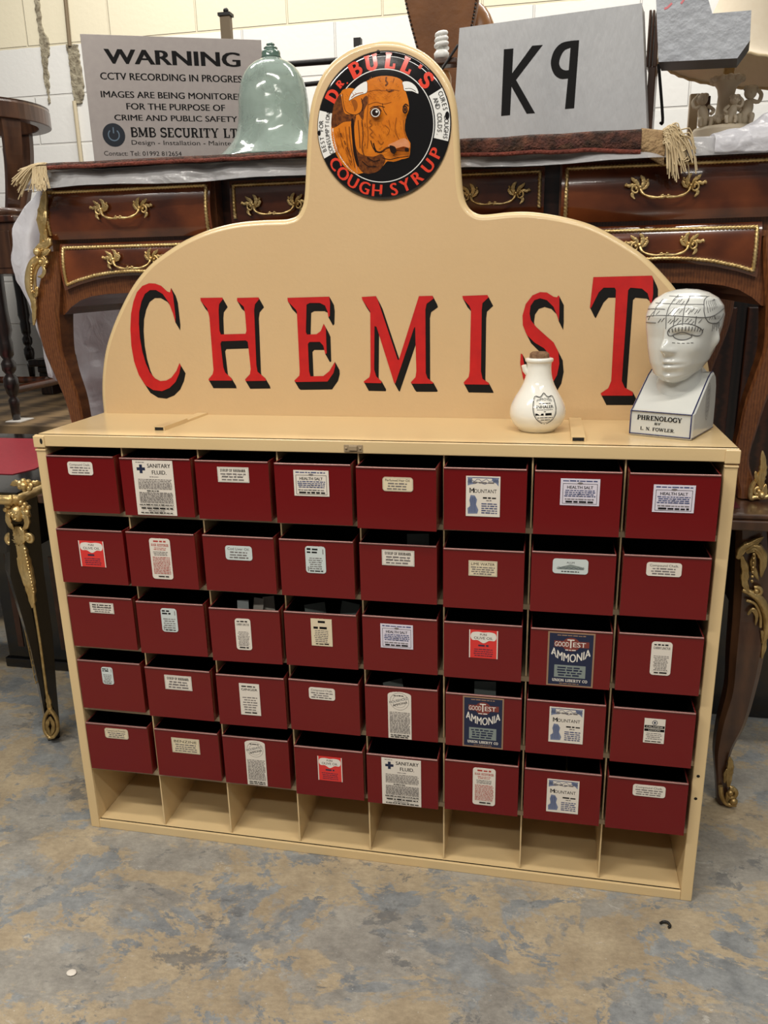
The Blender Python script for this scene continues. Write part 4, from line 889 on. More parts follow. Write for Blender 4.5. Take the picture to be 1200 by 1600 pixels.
# head
HB, HH = .094, .168
TAB = [(0.0, .028, .000, .016), (.03, .046, .012, .028), (.10, .058, .026, .041), (.22, .063, .042, .050), (.38, .0655, .060, .056), (.50, .0655, .070, .0595), (.60, .0675, .077, .0625), (.72, .0685, .081, .064), (.82, .062, .077, .061), (.90, .049, .064, .052), (.96, .031, .043, .036), (.99, .015, .022, .019), (1.0, .0, .0, .0)]
HYAW = R(-9); HC = Vector((.006, .072, 0))
g = lambda x, m, s: math.exp(-((x - m) / s) ** 2)
def head_pt(az, s, off=0.0):
    s = min(max(s, 0), 1); F, Bk, Wd = [max(v, 0) for v in lerp_table(TAB, s)]
    c, sn = math.cos(az), math.sin(az)
    D = F if c > 0 else Bk
    e = 2.25; r = ((abs(c) / max(D, 1e-5)) ** e + (abs(sn) / max(Wd, 1e-5)) ** e) ** (-1 / e) if min(D, Wd) > 1e-4 else 0
    if c > -.2 and r > .01:
        a = az
        r += .0175 * g(a, 0, .17) * (g(s, .385, .055) if s < .385 else max(g(s, .385, .12), .45 * g(s, .48, .10)))
        r += .0045 * g(abs(a), .20, .10) * g(s, .37, .035)
        r += .0050 * g(abs(a), .40, .30) * g(s, .605, .045)
        r -= .0075 * g(abs(a), .42, .20) * g(s, .525, .045)
        r += .0050 * g(abs(a), .43, .15) * g(s, .520, .028)
        r += .0060 * g(a, 0, .34) * (g(s, .255, .022) + g(s, .195, .024))
        r -= .0030 * g(a, 0, .40) * g(s, .225, .010)
        r -= .0025 * g(a, 0, .4) * g(s, .135, .03)
        r += .0055 * g(a, 0, .40) * g(s, .065, .045)
        r += .003 * g(abs(a), .75, .3) * g(s, .40, .09)
    r += .009 * g(abs(az), 1.62, .12) * g(s, .47, .09)
    r += off
    p = Vector((r * sn, -r * c, HB + HH * s - .012 * max(0, math.cos(az)) * 0))
    lift = .030 * (1 - min(s / .35, 1)) * (1 - c) / 2
    p.z += lift
    return Matrix.Rotation(HYAW, 3, 'Z') @ p + HC
mb = MB(); NA, NS = 120, 96
ss = [((1 - math.cos(math.pi * i / NS)) / 2) for i in range(NS + 1)]
mb.loft([[head_pt(2 * math.pi * k / NA, s) for k in range(NA)] for s in ss], 0, True, (True, False))
mb.build('head', M['porc'], ph, local=True)
mb = MB()
def nring(cx, cy, z, rx, ry, k=0.0): return [Vector((cx + rx * math.cos(2*math.pi*i/40), cy + ry * math.sin(2*math.pi*i/40), z + k * ry * math.sin(2*math.pi*i/40))) for i in range(40)]
mb.loft([nring(.003, .078, .082, .054, .054, .80), nring(.004, .079, .0905, .046, .045, .72), nring(.004, .080, .099, .040, .039, .55), nring(.005, .081, .110, .0365, .037, .35), nring(.005, .082, .126, .036, .038, .15), nring(.005, .083, .152, .037, .041)], 0, True, (False, False))
mb.build('neck', M['porc'], ph, local=True)
# drawn lines
mb = MB(); rnd = random.Random(3)
def hline(pts, w=.00075, n=8):
    q = spline([(a, s, 0) for a, s in pts], n)
    mb.tube([head_pt(p.x, p.y, .0002) for p in q], w, 5, 0)
for p in [[(-.75,.715),(-.3,.735),(.2,.735),(.6,.725),(.98,.715),(1.3,.73),(1.75,.775),(2.1,.80)], [(-.6,.86),(-.1,.855),(.4,.85),(.98,.845)], [(-.8,.655),(-.3,.66)], [(-.9,.79),(-.5,.80),(-.1,.80)],
          [(.02,.60),(.0,.68),(-.01,.78),(.03,.88),(.1,.94)], [(-.42,.72),(-.42,.8),(-.4,.9)], [(.42,.64),(.42,.74),(.45,.84),(.6,.93)], [(.2,.62),(.22,.74)], [(.72,.64),(.74,.73)], [(-.3,.93),(.2,.925),(.8,.93),(1.4,.92)],
          [(.98,.715),(.95,.80),(1.05,.89),(1.3,.92)], [(.98,.715),(1.15,.66),(1.5,.65),(1.75,.69),(1.9,.74)], [(1.3,.73),(1.4,.69)]]: hline(p)
brow = [(.10,.535),(.08,.575),(.18,.625),(.38,.655),(.62,.65),(.86,.61),(.96,.57),(.90,.535),(.78,.53),(.66,.545)]
hline(brow, .0009, 6)
for k in range(12):
    a = .14 + .07 * k; hline([(a + .02 * (k - 4) / 4, .565 + .018 * math.sin(math.pi * k / 11)), (a + .035 * (k - 4) / 4, .60 + .028 * math.sin(math.pi * k / 11)), ], .0008, 3)
hline([(.10,.535),(.16,.53),(.24,.545),(.42,.568),(.58,.552),(.68,.525),(.56,.495),(.40,.488),(.26,.505),(.20,.53)], .0008, 6)
for a in (.2, .32, .44, .56, .66): hline([(a, .455 + .02 * abs(a - .44)), (a + .07, .453 + .02 * abs(a - .40))], .0006, 3)
for a0, s0 in [(.06,.76),(.12,.79),(.2,.76),(.26,.79),(.34,.78),(.5,.79),(.56,.77),(.64,.79),(.72,.77),(.8,.78),(.08,.68),(.14,.67),(.26,.69),(.32,.67),(.5,.69),(.58,.68),(.64,.66),(.84,.68),(.2,.87),(.28,.88),(.36,.86),(.5,.87),(.1,.9),(-.5,.75),(-.6,.70),(-.2,.68),(-.1,.69),(-.3,.76)]:
    hline([(a0 - .03, s0 - .018), (a0 + .05, s0 + .022)], .0006, 3)
for k in range(6): hline([(1.08 + .08 * k, .76 + .01 * k), (1.06 + .09 * k, .84 + .01 * k), (1.12 + .09 * k, .88)], .0005, 3)
for k in range(6): hline([(1.12 + .09 * k, .69), (1.18 + .09 * k, .725)], .0005, 3)
for k in range(6): hline([(1.3 + .07 * k, .655), (1.32 + .07 * k, .57 + .02 * (k % 3))], .0006, 3)
mb.build('drawn_lines', mat('grey_black_line', (92, 92, 92), .3), ph, local=True)
# blue lines and lettering
mb = MB()
ed = [Vector((0, a, b)) for a, b in [(-.0006, .003), (-.0006, .0455), (.0072, .0496), (.028, .0648), (.055, .0838), (.082, .1029), (.098, .1109), (.110, .1120)]]
for x in (-HW + .0035, HW - .0035): mb.tube([p + Vector((x, 0, 0)) for p in ed], .0011, 6, 0)
for z in (.0042, .0462): mb.tube([Vector((-HW + .003, -.0005, z)), Vector((HW - .003, -.0005, z))], .0010, 6, 0)
mb.tube([Vector((HW - .0005, .002, .0035)), Vector((HW - .0005, .137, .0035))], .0009, 6, 0)
mb.build('blue_line', M['cobalt'], ph, local=True)
P = Print(lambda u, v, h: Vector((u, -h - .0001, v)), .0002)
P.text('PHRENOLOGY', -.002, .0305, .0085, 0, width=.082, serif=True, fat=1.1)
P.text('BY', -.004, .0228, .0042, 0, width=.0115, bold=.04)
P.text('L. N. FOWLER.', -.004, .0115, .0062, 0, width=.064, serif=True)
P.build('lettering', [M['ink']], ph, local=True)
P = Print(lambda u, v, h: Vector((HW + h + .0002, u, v)), .0002)
P.ring(.082, .060, .013, .0008, 0, 30, .034); P.ring(.082, .060, .009, .0008, 0, 30, .028)
for k in range(6): P.stroke([(.076 + .002 * (k % 3), .040 + .008 * k), (.088, .043 + .008 * k)], .0010, 0)
P.stroke([(.078, .04), (.079, .082)], .001, 0); P.stroke([(.086, .04), (.085, .082)], .001, 0)
P.build('side_medallion', [M['grey']], ph, local=True)

# ------------------------------------------------------------------ ornaments
from mathutils import noise as MN
def leaf(mb, pts, w, ridge=.004, serr=5, m=0, n=5):
    """a curling acanthus leaf with a ridge, facing the viewer"""
    p = spline(pts, n); N = len(p); rings = []
    for i, q in enumerate(p):
        t = (p[min(i+1, N-1)] - p[max(i-1, 0)]).normalized(); u = i / (N - 1)
        s = Vector((t.z, 0, -t.x)).normalized()
        ww = w * (math.sin(math.pi * min(max(u * .9 + .08, 0), 1)) ** .7) * (.72 + .28 * abs(math.cos(serr * math.pi * u)))
        f = Vector((0, -1, 0))
        rings.append([q - s*ww + f*.0005, q - s*ww*.55 + f*ridge*.75, q - s*ww*.25 + f*ridge*.35, q + f*ridge, q + s*ww*.25 + f*ridge*.35, q + s*ww*.55 + f*ridge*.75, q + s*ww + f*.0005, q + f * -.001])
    mb.loft(rings, m, True)
def scroll(mb, c, r, a0, turns, r0=.003, m=0, sgn=1, n=26):
    pts = []; rad = []
    for i in range(n):
        u = i / (n - 1); a = R(a0) + sgn * turns * 2 * math.pi * u; rr = r * (1 - .78 * u)
        pts.append(Vector(c) + Vector((rr * math.cos(a), -.002 * u, rr * math.sin(a)))); rad.append(r0 * (1 - .35 * u))
    mb.tube(pts, rad, 8, m); mb.ball(pts[-1], r0 * 1.25, m)
def handle_mesh():
    mb = MB(); V = Vector
    for s in (-1, 1):
        c = V((s * .047, 0, .004))
        f = lambda x, z, y=0: V((c.x + s * x, -.003 + y, c.z + z))
        scroll(mb, f(.010, -.008), .0100, 90 if s > 0 else 90, .95, .0027, 0, -s)
        leaf(mb, [f(.000, -.008), f(-.004, .004), f(-.003, .012), f(.003, .019)], .0058, .004, 4)
        leaf(mb, [f(.004, -.004), f(.009, .006), f(.015, .010), f(.021, .016)], .0052, .004, 4)
        leaf(mb, [f(.008, -.004), f(.018, .001), f(.025, .000), f(.031, .005)], .0046, .003, 3)
        leaf(mb, [f(-.002, -.008), f(-.009, -.004), f(-.013, .003), f(-.010, .009)], .0040, .003, 3)
        scroll(mb, f(-.010, .006), .0045, 200 if s > 0 else -20, .8, .0016, 0, s)
        leaf(mb, [f(.014, -.010), f(.017, -.018), f(.011, -.026)], .0042, .003, 2)
        mb.ball(f(.002, -.004, -.004), .0046); mb.ball(f(.031, .001), .0032); mb.ball(f(-.012, .010), .0028)
    path = spline([V((-.049, -.006, .0)), V((-.044, -.012, -.012)), V((-.030, -.016, -.0195)), V((-.012, -.018, -.0215)), V((0, -.019, -.020)), V((.012, -.018, -.0215)), V((.030, -.016, -.0195)), V((.044, -.012, -.012)), V((.049, -.006, .0))], 5)
    mb.tube(path, [.0021 + .0012 * abs(math.sin(i * .45)) for i in range(len(path))], 8)
    for s in (-1, 1): scroll(mb, (s * .0055, -.019, -.0185), .0052, 0 if s < 0 else 180, .8, .0018, 0, s)
    return mb
HANDLE = [None]
def handle(x, y, z, parent):
    if HANDLE[0] is None:
        o = handle_mesh().build('handle', M['gilt'], parent, local=True); HANDLE[0] = o
    else:
        o = HANDLE[0].copy(); COL.objects.link(o); o.parent = parent
    o.location = Vector((x, y, z)) - BASE[parent.name]
    return o
def rope(mb, pts, r=.0041, m=0):
    out = []
    for a, b in zip(pts, pts[1:]):
        a, b = Vector(a), Vector(b); k = max(2, int((b - a).length / .0022))
        out += [a.lerp(b, i / k) for i in range(k)]
    out.append(Vector(pts[-1]))
    mb.tube(out, r, 7, m, twist=(.24, 420))
def leg_loft(mb, secs, m=0, ch=.18, n=6):
    """secs: (z, x left, x right, y front, depth)"""
    s = spline([Vector((a[1], a[2], a[0])) for a in secs], n); q = spline([Vector((a[3], a[4], a[0])) for a in secs], n); rings = []
    for p, d in zip(s, q):
        x0, x1, z, y, dp = p.x, p.y, p.z, d.x, d.y; c = ch * min(x1 - x0, dp)
        rings.append([Vector(v) for v in ((x0+c, y, z), (x1-c, y, z), (x1, y+c, z), (x1, y+dp-c, z), (x1-c, y+dp, z), (x0+c, y+dp, z), (x0, y+dp-c, z), (x0, y+c, z))])
    mb.loft(rings, m, False)

# ------------------------------------------------------------------ walnut desk below (behind the cabinet)
wd = thing('writing_desk', 'walnut desk with cabriole leg and gilt mounts on the floor, supporting the upper desk', 'desk', (.65, .7, 0))
mb = MB(); mb.box((-.225, .286, .706), (1.53, 1.15, .728)); mb.box((-.215, .294, .728), (1.52, 1.14, .74)); tp = mb.build('top', M['walnut'], wd, bevel=.005, segs=3)
mb = MB(); mb.box((-.14, .34, .7402), (1.44, 1.08, .7414)); mb.build('leather_inset', M['wine'], tp)
mb = MB(); mb.box((-.15, .335, .475), (1.425, .36, .706)); mb.box((-.15, .36, .5), (-.13, 1.08, .706)); mb.box((1.45, .36, .5), (1.47, 1.08, .706)); mb.build('apron', M['walnut'], wd, bevel=.003)
mb = MB(); rope(mb, [(.9, .333, .685), (1.418, .333, .685), (1.418, .333, .487), (.9, .333, .487)], .003); mb.build('beaded_border', M['gilt'], wd)
rows = [(815,1152,1200),(900,1150,1205),(960,1147,1207),(1023,1140,1194),(1077,1136,1181),(1127,1123,1165),(1176,1117.5,1144),(1217,1119.6,1137),(1245,1121,1146),(1257,1122,1150)]
sec = []
for i, (py, l, r) in enumerate(rows):
    a, b = at(l, py, .33), at(r, py, .33); sec.append((max(a.z, .001) if i < 9 else .001, a.x, b.x, .33 - (.012 if 2 < i < 6 else 0), [.07,.075,.075,.07,.06,.05,.042,.034,.034,.036][i]))
sec[0] = (.706,) + sec[0][1:]
mir_x = lambda s, c: [(a[0], 2*c - a[2], 2*c - a[1], a[3], a[4]) for a in s]
bk = lambda s, y: [(a[0], a[1], a[2], y, a[4]) for a in s]
for sc in (sec, mir_x(sec, .652), bk(sec, 1.0), bk(mir_x(sec, .652), 1.0)):
    mb = MB(); leg_loft(mb, sc); lg = mb.build('leg', M['walnut'], wd)
    if sc is sec: lowleg = lg
A_ = lambda px, py, y=.322: at(px, py, y)
mb = MB()
leaf(mb, [A_(1152,872), A_(1160,858), A_(1175,850), A_(1192,838)], .012, .010, 4); leaf(mb, [A_(1165,862), A_(1180,856), A_(1192,872), A_(1188,900)], .013, .012, 5)
leaf(mb, [A_(1158,868), A_(1164,890), A_(1163,910), A_(1170,925)], .011, .009, 4); leaf(mb, [A_(1178,865), A_(1176,885), A_(1184,905)], .008, .012, 3)
scroll(mb, A_(1182,925), .012, 120, 1.0, .005, 0, -1)
cs = spline([A_(1160,922), A_(1172,926), A_(1188,938), A_(1198,962), A_(1198,985), A_(1192,1005)], 6); mb.tube(cs, [.005 + .005 * math.sin(math.pi * i / (len(cs)-1)) for i in range(len(cs))], 8, flat=.8)
cs = spline([A_(1166,938), A_(1180,944), A_(1188,962), A_(1188,980)], 6); mb.tube(cs, .0035, 8)
leaf(mb, [A_(1168,960), A_(1176,952), A_(1182,962), A_(1180,976)], .006, .006, 2); leaf(mb, [A_(1190,985), A_(1194,1005), A_(1190,1028)], .007, .006, 3)
for k in range(7): mb.ball(A_(1178 - .5 * k, 866 + 7 * k, .312), .0035)
mb.build('gilt_mount', M['giltdull'], lowleg)
mb = MB()
leaf(mb, [A_(1138,1228), A_(1139,1210), A_(1141,1195), A_(1140,1182)], .010, .008, 5); leaf(mb, [A_(1132,1222), A_(1134,1208), A_(1137,1200)], .006, .006, 2)
scroll(mb, A_(1141,1240), .016, 100, 1.0, .006, 0, -1); cs = spline([A_(1126,1228), A_(1128,1245), A_(1136,1256), A_(1150,1257)], 5); mb.tube(cs, .0055, 8)
leaf(mb, [A_(1134,1252), A_(1140,1240), A_(1146,1228)], .008, .008, 3); mb.ball(A_(1146,1252), .010)
mb.build('gilt_sabot', M['giltdull'], lowleg)

# ------------------------------------------------------------------ black lacquer desk, near corner beside the cabinet
bd = thing('writing_desk', 'black lacquer desk with red leather top and gilt edge beside the cabinet', 'desk', (-.7, .6, 0))
c0 = Vector((-.262, .264, 0)); back = Vector((-.285, .98, 0)); lft = Vector((-1.35, .255, 0)); lb = Vector((-1.35, .98, 0))
mb = MB(); mb.prism([(p.x, p.y, .712) for p in (lft, c0, back, lb)], (0, 0, .027)); t1 = mb.build('top', M['blk'], bd, bevel=.003)
mb = MB(); mb.prism([(p[0], p[1], .7393) for p in ((-1.3, .43), (-.395, .436), (-.372, .50), (-.385, .60), (-.40, .90), (-1.3, .90))], (0, 0, .0016)); mb.build('leather_inset', M['redlea'], t1)
mb = MB(); ed = spline([lft + Vector((0, -.004, .722)), Vector((-.5, .258, .722)), Vector((-.30, .255, .722)), c0 + Vector((-.012, -.002, .722)), c0 + Vector((.001, .012, .722)), Vector((-.262, .32, .722)), Vector((-.268, .6, .722)), back + Vector((.003, 0, .722))], 6)
mb.tube(ed, .0125, 10, flat=.9); g1 = mb.build('gilt_edge', M['gilt'], t1)
mb = MB(); cc = at(42, 757, .25)
for k in range(7):
    a = k * .9; mb.ball(cc + Vector((.016 * math.cos(a), -.006, .010 * math.sin(a))), .0075, 0, 7)
mb.ball(cc + Vector((0, -.012, 0)), .010); leaf(mb, [cc + Vector((-.012, -.004, 0)), cc + Vector((-.026, -.004, .004)), cc + Vector((-.042, -.002, -.002))], .009, .006, 4); leaf(mb, [cc + Vector((.012, -.002, 0)), cc + Vector((.022, .004, .003)), cc + Vector((.032, .014, 0))], .009, .006, 3)
mb.build('gilt_rosette', M['gilt'], t1)
mb = MB(); mb.box((-1.3, .31, .56), (-.33, .33, .712)); mb.box((-.325, .33, .56), (-.305, .95, .712)); mb.build('apron', M['blk'], bd)
def diamond(cx, cy, h, z): return [Vector((cx, cy - h, z)), Vector((cx + h, cy, z)), Vector((cx, cy + h, z)), Vector((cx - h, cy, z))]
rw = [(790, 8, 58), (888, 5.5, 66), (987, 36, 80), (1070, 56, 86), (1138, 69, 92), (1150, 70, 91)]
rings = []
for i, (py, l, r) in enumerate(rw):
    a, b = at(l, py, .325), at(r, py, .325); rings.append(diamond((a.x + b.x) / 2, .33, (b.x - a.x) / 2, a.z if i < 5 else .001))
for q in rings[0]: q.z = .712
mb = MB(); mb.loft(rings, 0, False); bl = mb.build('leg', M['blk'], bd)
for ox, oy in ((-.9, 0), (-.9, .58), (0, .58)):
    mb = MB(); mb.loft([[q + Vector((ox, oy, 0)) for q in r] for r in rings], 0, False); mb.build('leg', M['blk'], bd)
F_ = lambda px, py, y=.29: at(px, py, y)
mb = MB()
hc = F_(28, 801, .272); mb.ball(hc, .021, 0, 14, (.82, .9, 1.12)); mb.ball(hc + Vector((-.001, -.0195, -.003)), .0042, 0, 8, (.8, 1, 1.5)); mb.ball(hc + Vector((0, -.0165, -.0125)), .005, 0, 8, (1.2, .7, .6))
mb.ball(hc + Vector((-.007, -.0165, .003)), .0028); mb.ball(hc + Vector((.007, -.0165, .003)), .0028)
rnd = random.Random(5)
for k in range(26):
    a = R(-30 + 240 * k / 25); rr = .024 + .006 * (k % 2); mb.ball(hc + Vector((rr * math.cos(a), -.004 + .004 * (k % 3), .004 + rr * math.sin(a))), .0075, 0, 6)
for s in (-1, 1): leaf(mb, [hc + Vector((s*.016, -.002, .010)), hc + Vector((s*.026, -.004, -.010)), hc + Vector((s*.024, -.004, -.03)), hc + Vector((s*.012, -.006, -.042))], .010, .008, 4)
leaf(mb, [F_(30,822), F_(32,835), F_(36,850)], .026, .014, 4); scroll(mb, F_(18,844), .017, 60, 1.0, .007, 0, 1); scroll(mb, F_(46,842), .013, 120, 1.0, .006, 0, -1)
leaf(mb, [F_(14,834), F_(30,846), F_(48,836)], .010, .010, 4)
leaf(mb, [F_(35,848), F_(40,880), F_(47,915), F_(53,948)], .022, .010, 8)
for k in range(14): mb.ball(F_(39 + 1.05 * k, 858 + 5.2 * k, .278), .0045 - .0001 * k, 0, 6)
leaf(mb, [F_(27,850), F_(31,875), F_(40,915)], .012, .006, 7)
mb.build('gilt_herm_bust', M['gilt'], bl)
mb = MB(); pth = [F_(53, 945, .288), F_(62, 1000, .296), F_(70, 1060, .302), F_(76, 1105, .306)]; mb.tube(spline(pth, 5), .0045, 8, flat=.6); mb.build('gilt_edge_strip', M['giltdull'], bl)
mb = MB(); leaf(mb, [F_(75, 1085, .302), F_(77, 1100, .302), F_(79, 1115, .300)], .010, .006, 3)
for s in (-1, 1):
    cs = spline([F_(78, 1108, .296), F_(79 + s*9, 1122, .300), F_(80 + s*10, 1140, .302), F_(80 + s*3, 1152, .298)], 6); mb.tube(cs, .0055, 8)
    leaf(mb, [F_(79, 1120, .296), F_(79 + s*5, 1134, .296), F_(80, 1150, .298)], .007, .006, 3)
mb.ball(F_(80, 1150, .303), .013, 0, 8, (1, 1, .6)); mb.build('gilt_sabot', M['giltdull'], bl)
mb = MB()
mb.tube([F_(21, 898, .315), F_(56, 1068, .318)], .0014, 5); mb.tube([F_(34, 905, .302), F_(60, 1062, .312)], .0014, 5); mb.tube([F_(21, 898, .315), F_(34, 905, .302)], .0014, 5); mb.tube([F_(56, 1068, .318), F_(60, 1062, .312)], .0014, 5)
cs = []
for k in range(40):
    u = k / 39; cs.append(F_(28.5 + 28 * u + 3 * math.sin(k * 1.1), 905 + 155 * u, .306 + .008 * u))
mb.tube(spline(cs, 3), .0011, 5); mb.build('brass_inlay', M['giltdull'], bl)
# lacquer pedestal standing behind that leg
pd = thing('lacquer_pedestal', 'black lacquer pedestal with reddish inlaid panels standing behind the gilt desk leg', 'pedestal', (-.62, .8, 0))
a = at(14, 1042, z=0.0); b = at(108, 1051, z=0.0)
mb = MB(); mb.box((a.x, .705, 0), (b.x + .03, 1.0, .68)); mb.box((a.x - .01, .695, 0), (b.x + .04, 1.01, .035)); mb.build('body', M['blk'], pd, bevel=.004)
mb = MB()
for l, r in ((19, 40), (86, 104)):
    p, q = at(l, 955, .7), at(r, 1032, .7); mb.box((p.x, .7025, .075), (q.x, .7045, .40))
mb.build('inlaid_panel', mat('tortoiseshell_inlay', (96, 62, 44), .3, noise=(30, 4, .6), c2=(60, 26, 16)), pd)

# ------------------------------------------------------------------ the upper desk
UY = .424; UC = .642
ud = thing('pedestal_desk', 'mahogany pedestal desk with gilt handles, stacked on the walnut desk behind the cream cabinet', 'desk', (UC, .8, .742))
MX = lambda x: 2 * UC - x
mb = MB(); mb.box((-.168, .385, 1.462), (MX(-.168), 1.26, 1.487)); utop = mb.build('top', M['rosew'], ud, bevel=.010, segs=3)
archl = [(-.176, 1.160), (-.155, 1.178), (-.127, 1.194), (-.095, 1.203), (-.056, 1.208), (.013, 1.210), (.08, 1.203), (.15, 1.185), (.2, 1.165), (.225, 1.15)]
for nm, f in ((0, lambda x: x), (1, MX)):
    poly = [(-.184, 1.462), (.252, 1.462), (.252, 1.14), (.225, 1.14)] + archl[::-1] + [(-.184, 1.160)]
    mb = MB(); mb.prism([(f(x), UY + .012, z) for x, z in poly], (0, .72, 0)); mb.build('carcass', M['rosew'], ud)
mb = MB(); mb.box((.252, UY + .05, 1.35), (MX(.252), 1.15, 1.462)); mb.build('carcass', M['dkwood'], ud)
def drawer(x0, x1, zlo, zhi, yb, bulge, tilt=0.0, border=.010, arched=None, hx=()):
    """bombe drawer front with its roped border; zlo may be a function of x"""
    zl = zlo if callable(zlo) else (lambda x: zlo)
    NX, NZ = 28, 14; mb = MB(); fr = []
    f = lambda t: yb - bulge * math.sin(math.pi * min(max(t, 0), 1)) ** .75 - tilt * (1 - t)
    for j in range(NZ + 1):
        row = []
        for i in range(NX + 1):
            x = x0 + (x1 - x0) * i / NX; lo = zl(x); z = lo + (zhi - lo) * j / NZ; row.append(Vector((x, f(j / NZ), z)))
        fr.append(row)
    mb.loft(fr, 0, True, (False, False), False)
    b0 = [Vector((p.x, yb + .03, p.z)) for p in fr[0]]; b1 = [Vector((p.x, yb + .03, p.z)) for p in fr[-1]]
    mb.loft([b0, fr[0]], 0, False, (False, False), False); mb.loft([fr[-1], b1], 1, False, (False, False), False)
    for c in (0, -1): mb.add([r[c] for r in fr] + [b1[c], b0[c]], [tuple(range(NZ + 3))], 1)
    d = mb.build('drawer', [M['mahog'], M['rosew']], ud)
    bm_ = MB(); q = border
    e = [(x0 + q, zl(x0 + q) + q), (x0 + q, zhi - q), (x1 - q, zhi - q), (x1 - q, zl(x1 - q) + q)]
    def on(x, z): lo = zl(x); t = (z - lo) / (zhi - lo); return Vector((x, f(t) - .0012, z))
    def seg(p, r_): return [on(p[0] + (r_[0] - p[0]) * k / 10, p[1] + (r_[1] - p[1]) * k / 10) for k in range(11)]
    rope(bm_, seg(e[0], e[1])); rope(bm_, seg(e[1], e[2])); rope(bm_, seg(e[2], e[3]))
    if callable(zlo): rope(bm_, [on(x0 + q + (x1 - x0 - 2*q) * k / 24, zl(x0 + q + (x1 - x0 - 2*q) * k / 24) + q) for k in range(25)])
    bm_.build('roped_border', M['gilt'], d)
    for hx_, hz in hx: handle(hx_, on(hx_, hz).y - .002, hz, d)
    return d
lowz = lambda x: lerp_table([(-.17, 1.214), (-.12, 1.231), (-.068, 1.243), (-.02, 1.249), (.035, 1.251), (.09, 1.248), (.16, 1.236), (.25, 1.214)], x)[0]
drawer(-.180, .248, 1.337, 1.4545, UY, .014, .006, hx=[(.028, 1.4005)])
drawer(-.158, .235, lowz, 1.328, UY + .004, .010, .004, hx=[(.040, 1.288)])
drawer(.284, MX(.284), 1.362, 1.4545, UY + .022, .004, .002, hx=[(.393, 1.399), (MX(.393), 1.402)])
drawer(MX(.248), MX(-.180), 1.337, 1.4545, UY, .014, .006, hx=[(1.243, 1.4005)])
drawer(MX(.235), MX(-.158), lambda x: lowz(MX(x)), 1.328, UY + .004, .010, .004, hx=[(1.250, 1.288)])
rows = [(395,72,92),(440,60,93),(480,55,93),(510,58.5,94),(550,69,98),(583,82,108),(620,96.5,120),(655,107.5,128)]
sec = [(1.30, -.178, -.150, UY, .09)]
for i, (py, l, r) in enumerate(rows):
    a, b = at(l, py, .42), at(r, py, .42); sec.append((a.z, a.x, b.x, UY - [0, .006, .012, .012, .008, .004, 0, 0][i], [.09, .085, .08, .075, .065, .055, .05, .046][i]))
sec += [(.83, -.183, -.150, .424, .04), (.785, -.197, -.160, .42, .038), (.76, -.212, -.166, .414, .042), (.7432, -.214, -.166, .410, .046)]
legs = []
for sc in (sec, mir_x(sec, UC), bk(sec, 1.05), bk(mir_x(sec, UC), 1.05)):
    mb = MB(); leg_loft(mb, sc, ch=.12); legs.append(mb.build('leg', M['rosew'], ud))
U_ = lambda px, py, y=.405: at(px, py, y)
mb = MB()
leaf(mb, [U_(74,378), U_(66,350), U_(68,325), U_(72,296)], .016, .010, 5); leaf(mb, [U_(66,380), U_(70,355), U_(74,330)], .008, .012, 4)
leaf(mb, [U_(56,392), U_(66,386), U_(76,380), U_(80,372)], .013, .012, 4); leaf(mb, [U_(60,398), U_(70,396), U_(80,390)], .010, .010, 3)
mb.ball(U_(58,394,.392), .009); scroll(mb, U_(66,408), .016, 150, .8, .006, 0, -1)
cs = spline([U_(74,412), U_(64,404), U_(52,412), U_(46,432), U_(46,452), U_(52,470)], 6); mb.tube(cs, [.006 + .006 * math.sin(math.pi * i / (len(cs)-1)) for i in range(len(cs))], 8, flat=.8)
cs = spline([U_(72,416), U_(62,414), U_(55,428), U_(55,448), U_(58,462)], 6); mb.tube(cs, .004, 8)
for k in range(9): mb.ball(U_(50 - 1.0 * math.sin(k * .4), 416 + 5 * k, .393), .0035, 0, 6)
leaf(mb, [U_(66,412), U_(70,424), U_(66,432), U_(60,432)], .006, .006, 3); leaf(mb, [U_(50,452), U_(56,462), U_(60,448)], .007, .008, 3)
leaf(mb, [U_(46,448), U_(52,466), U_(54,484), U_(54,508)], .010, .007, 5)
mb.build('gilt_mount', M['gilt'], legs[0])
mb = MB(); S_ = lambda px, py, y=.398: at(px, py, y)
leaf(mb, [S_(1189,764), S_(1189,748), S_(1192,730), S_(1191,704)], .011, .008, 6); leaf(mb, [S_(1186,758), S_(1182,746), S_(1180,736)], .006, .006, 2)
cs = spline([S_(1180,752), S_(1174,762), S_(1173,778), S_(1180,777), S_(1194,777), S_(1206,774)], 6); mb.tube(cs, .0055, 8); scroll(mb, S_(1184,768), .010, 60, .9, .004, 0, 1)
leaf(mb, [S_(1184,773), S_(1192,772), S_(1196,756)], .009, .008, 3); mb.ball(S_(1190,774,.395), .008)
mb.build('gilt_sabot', M['gilt'], legs[1])

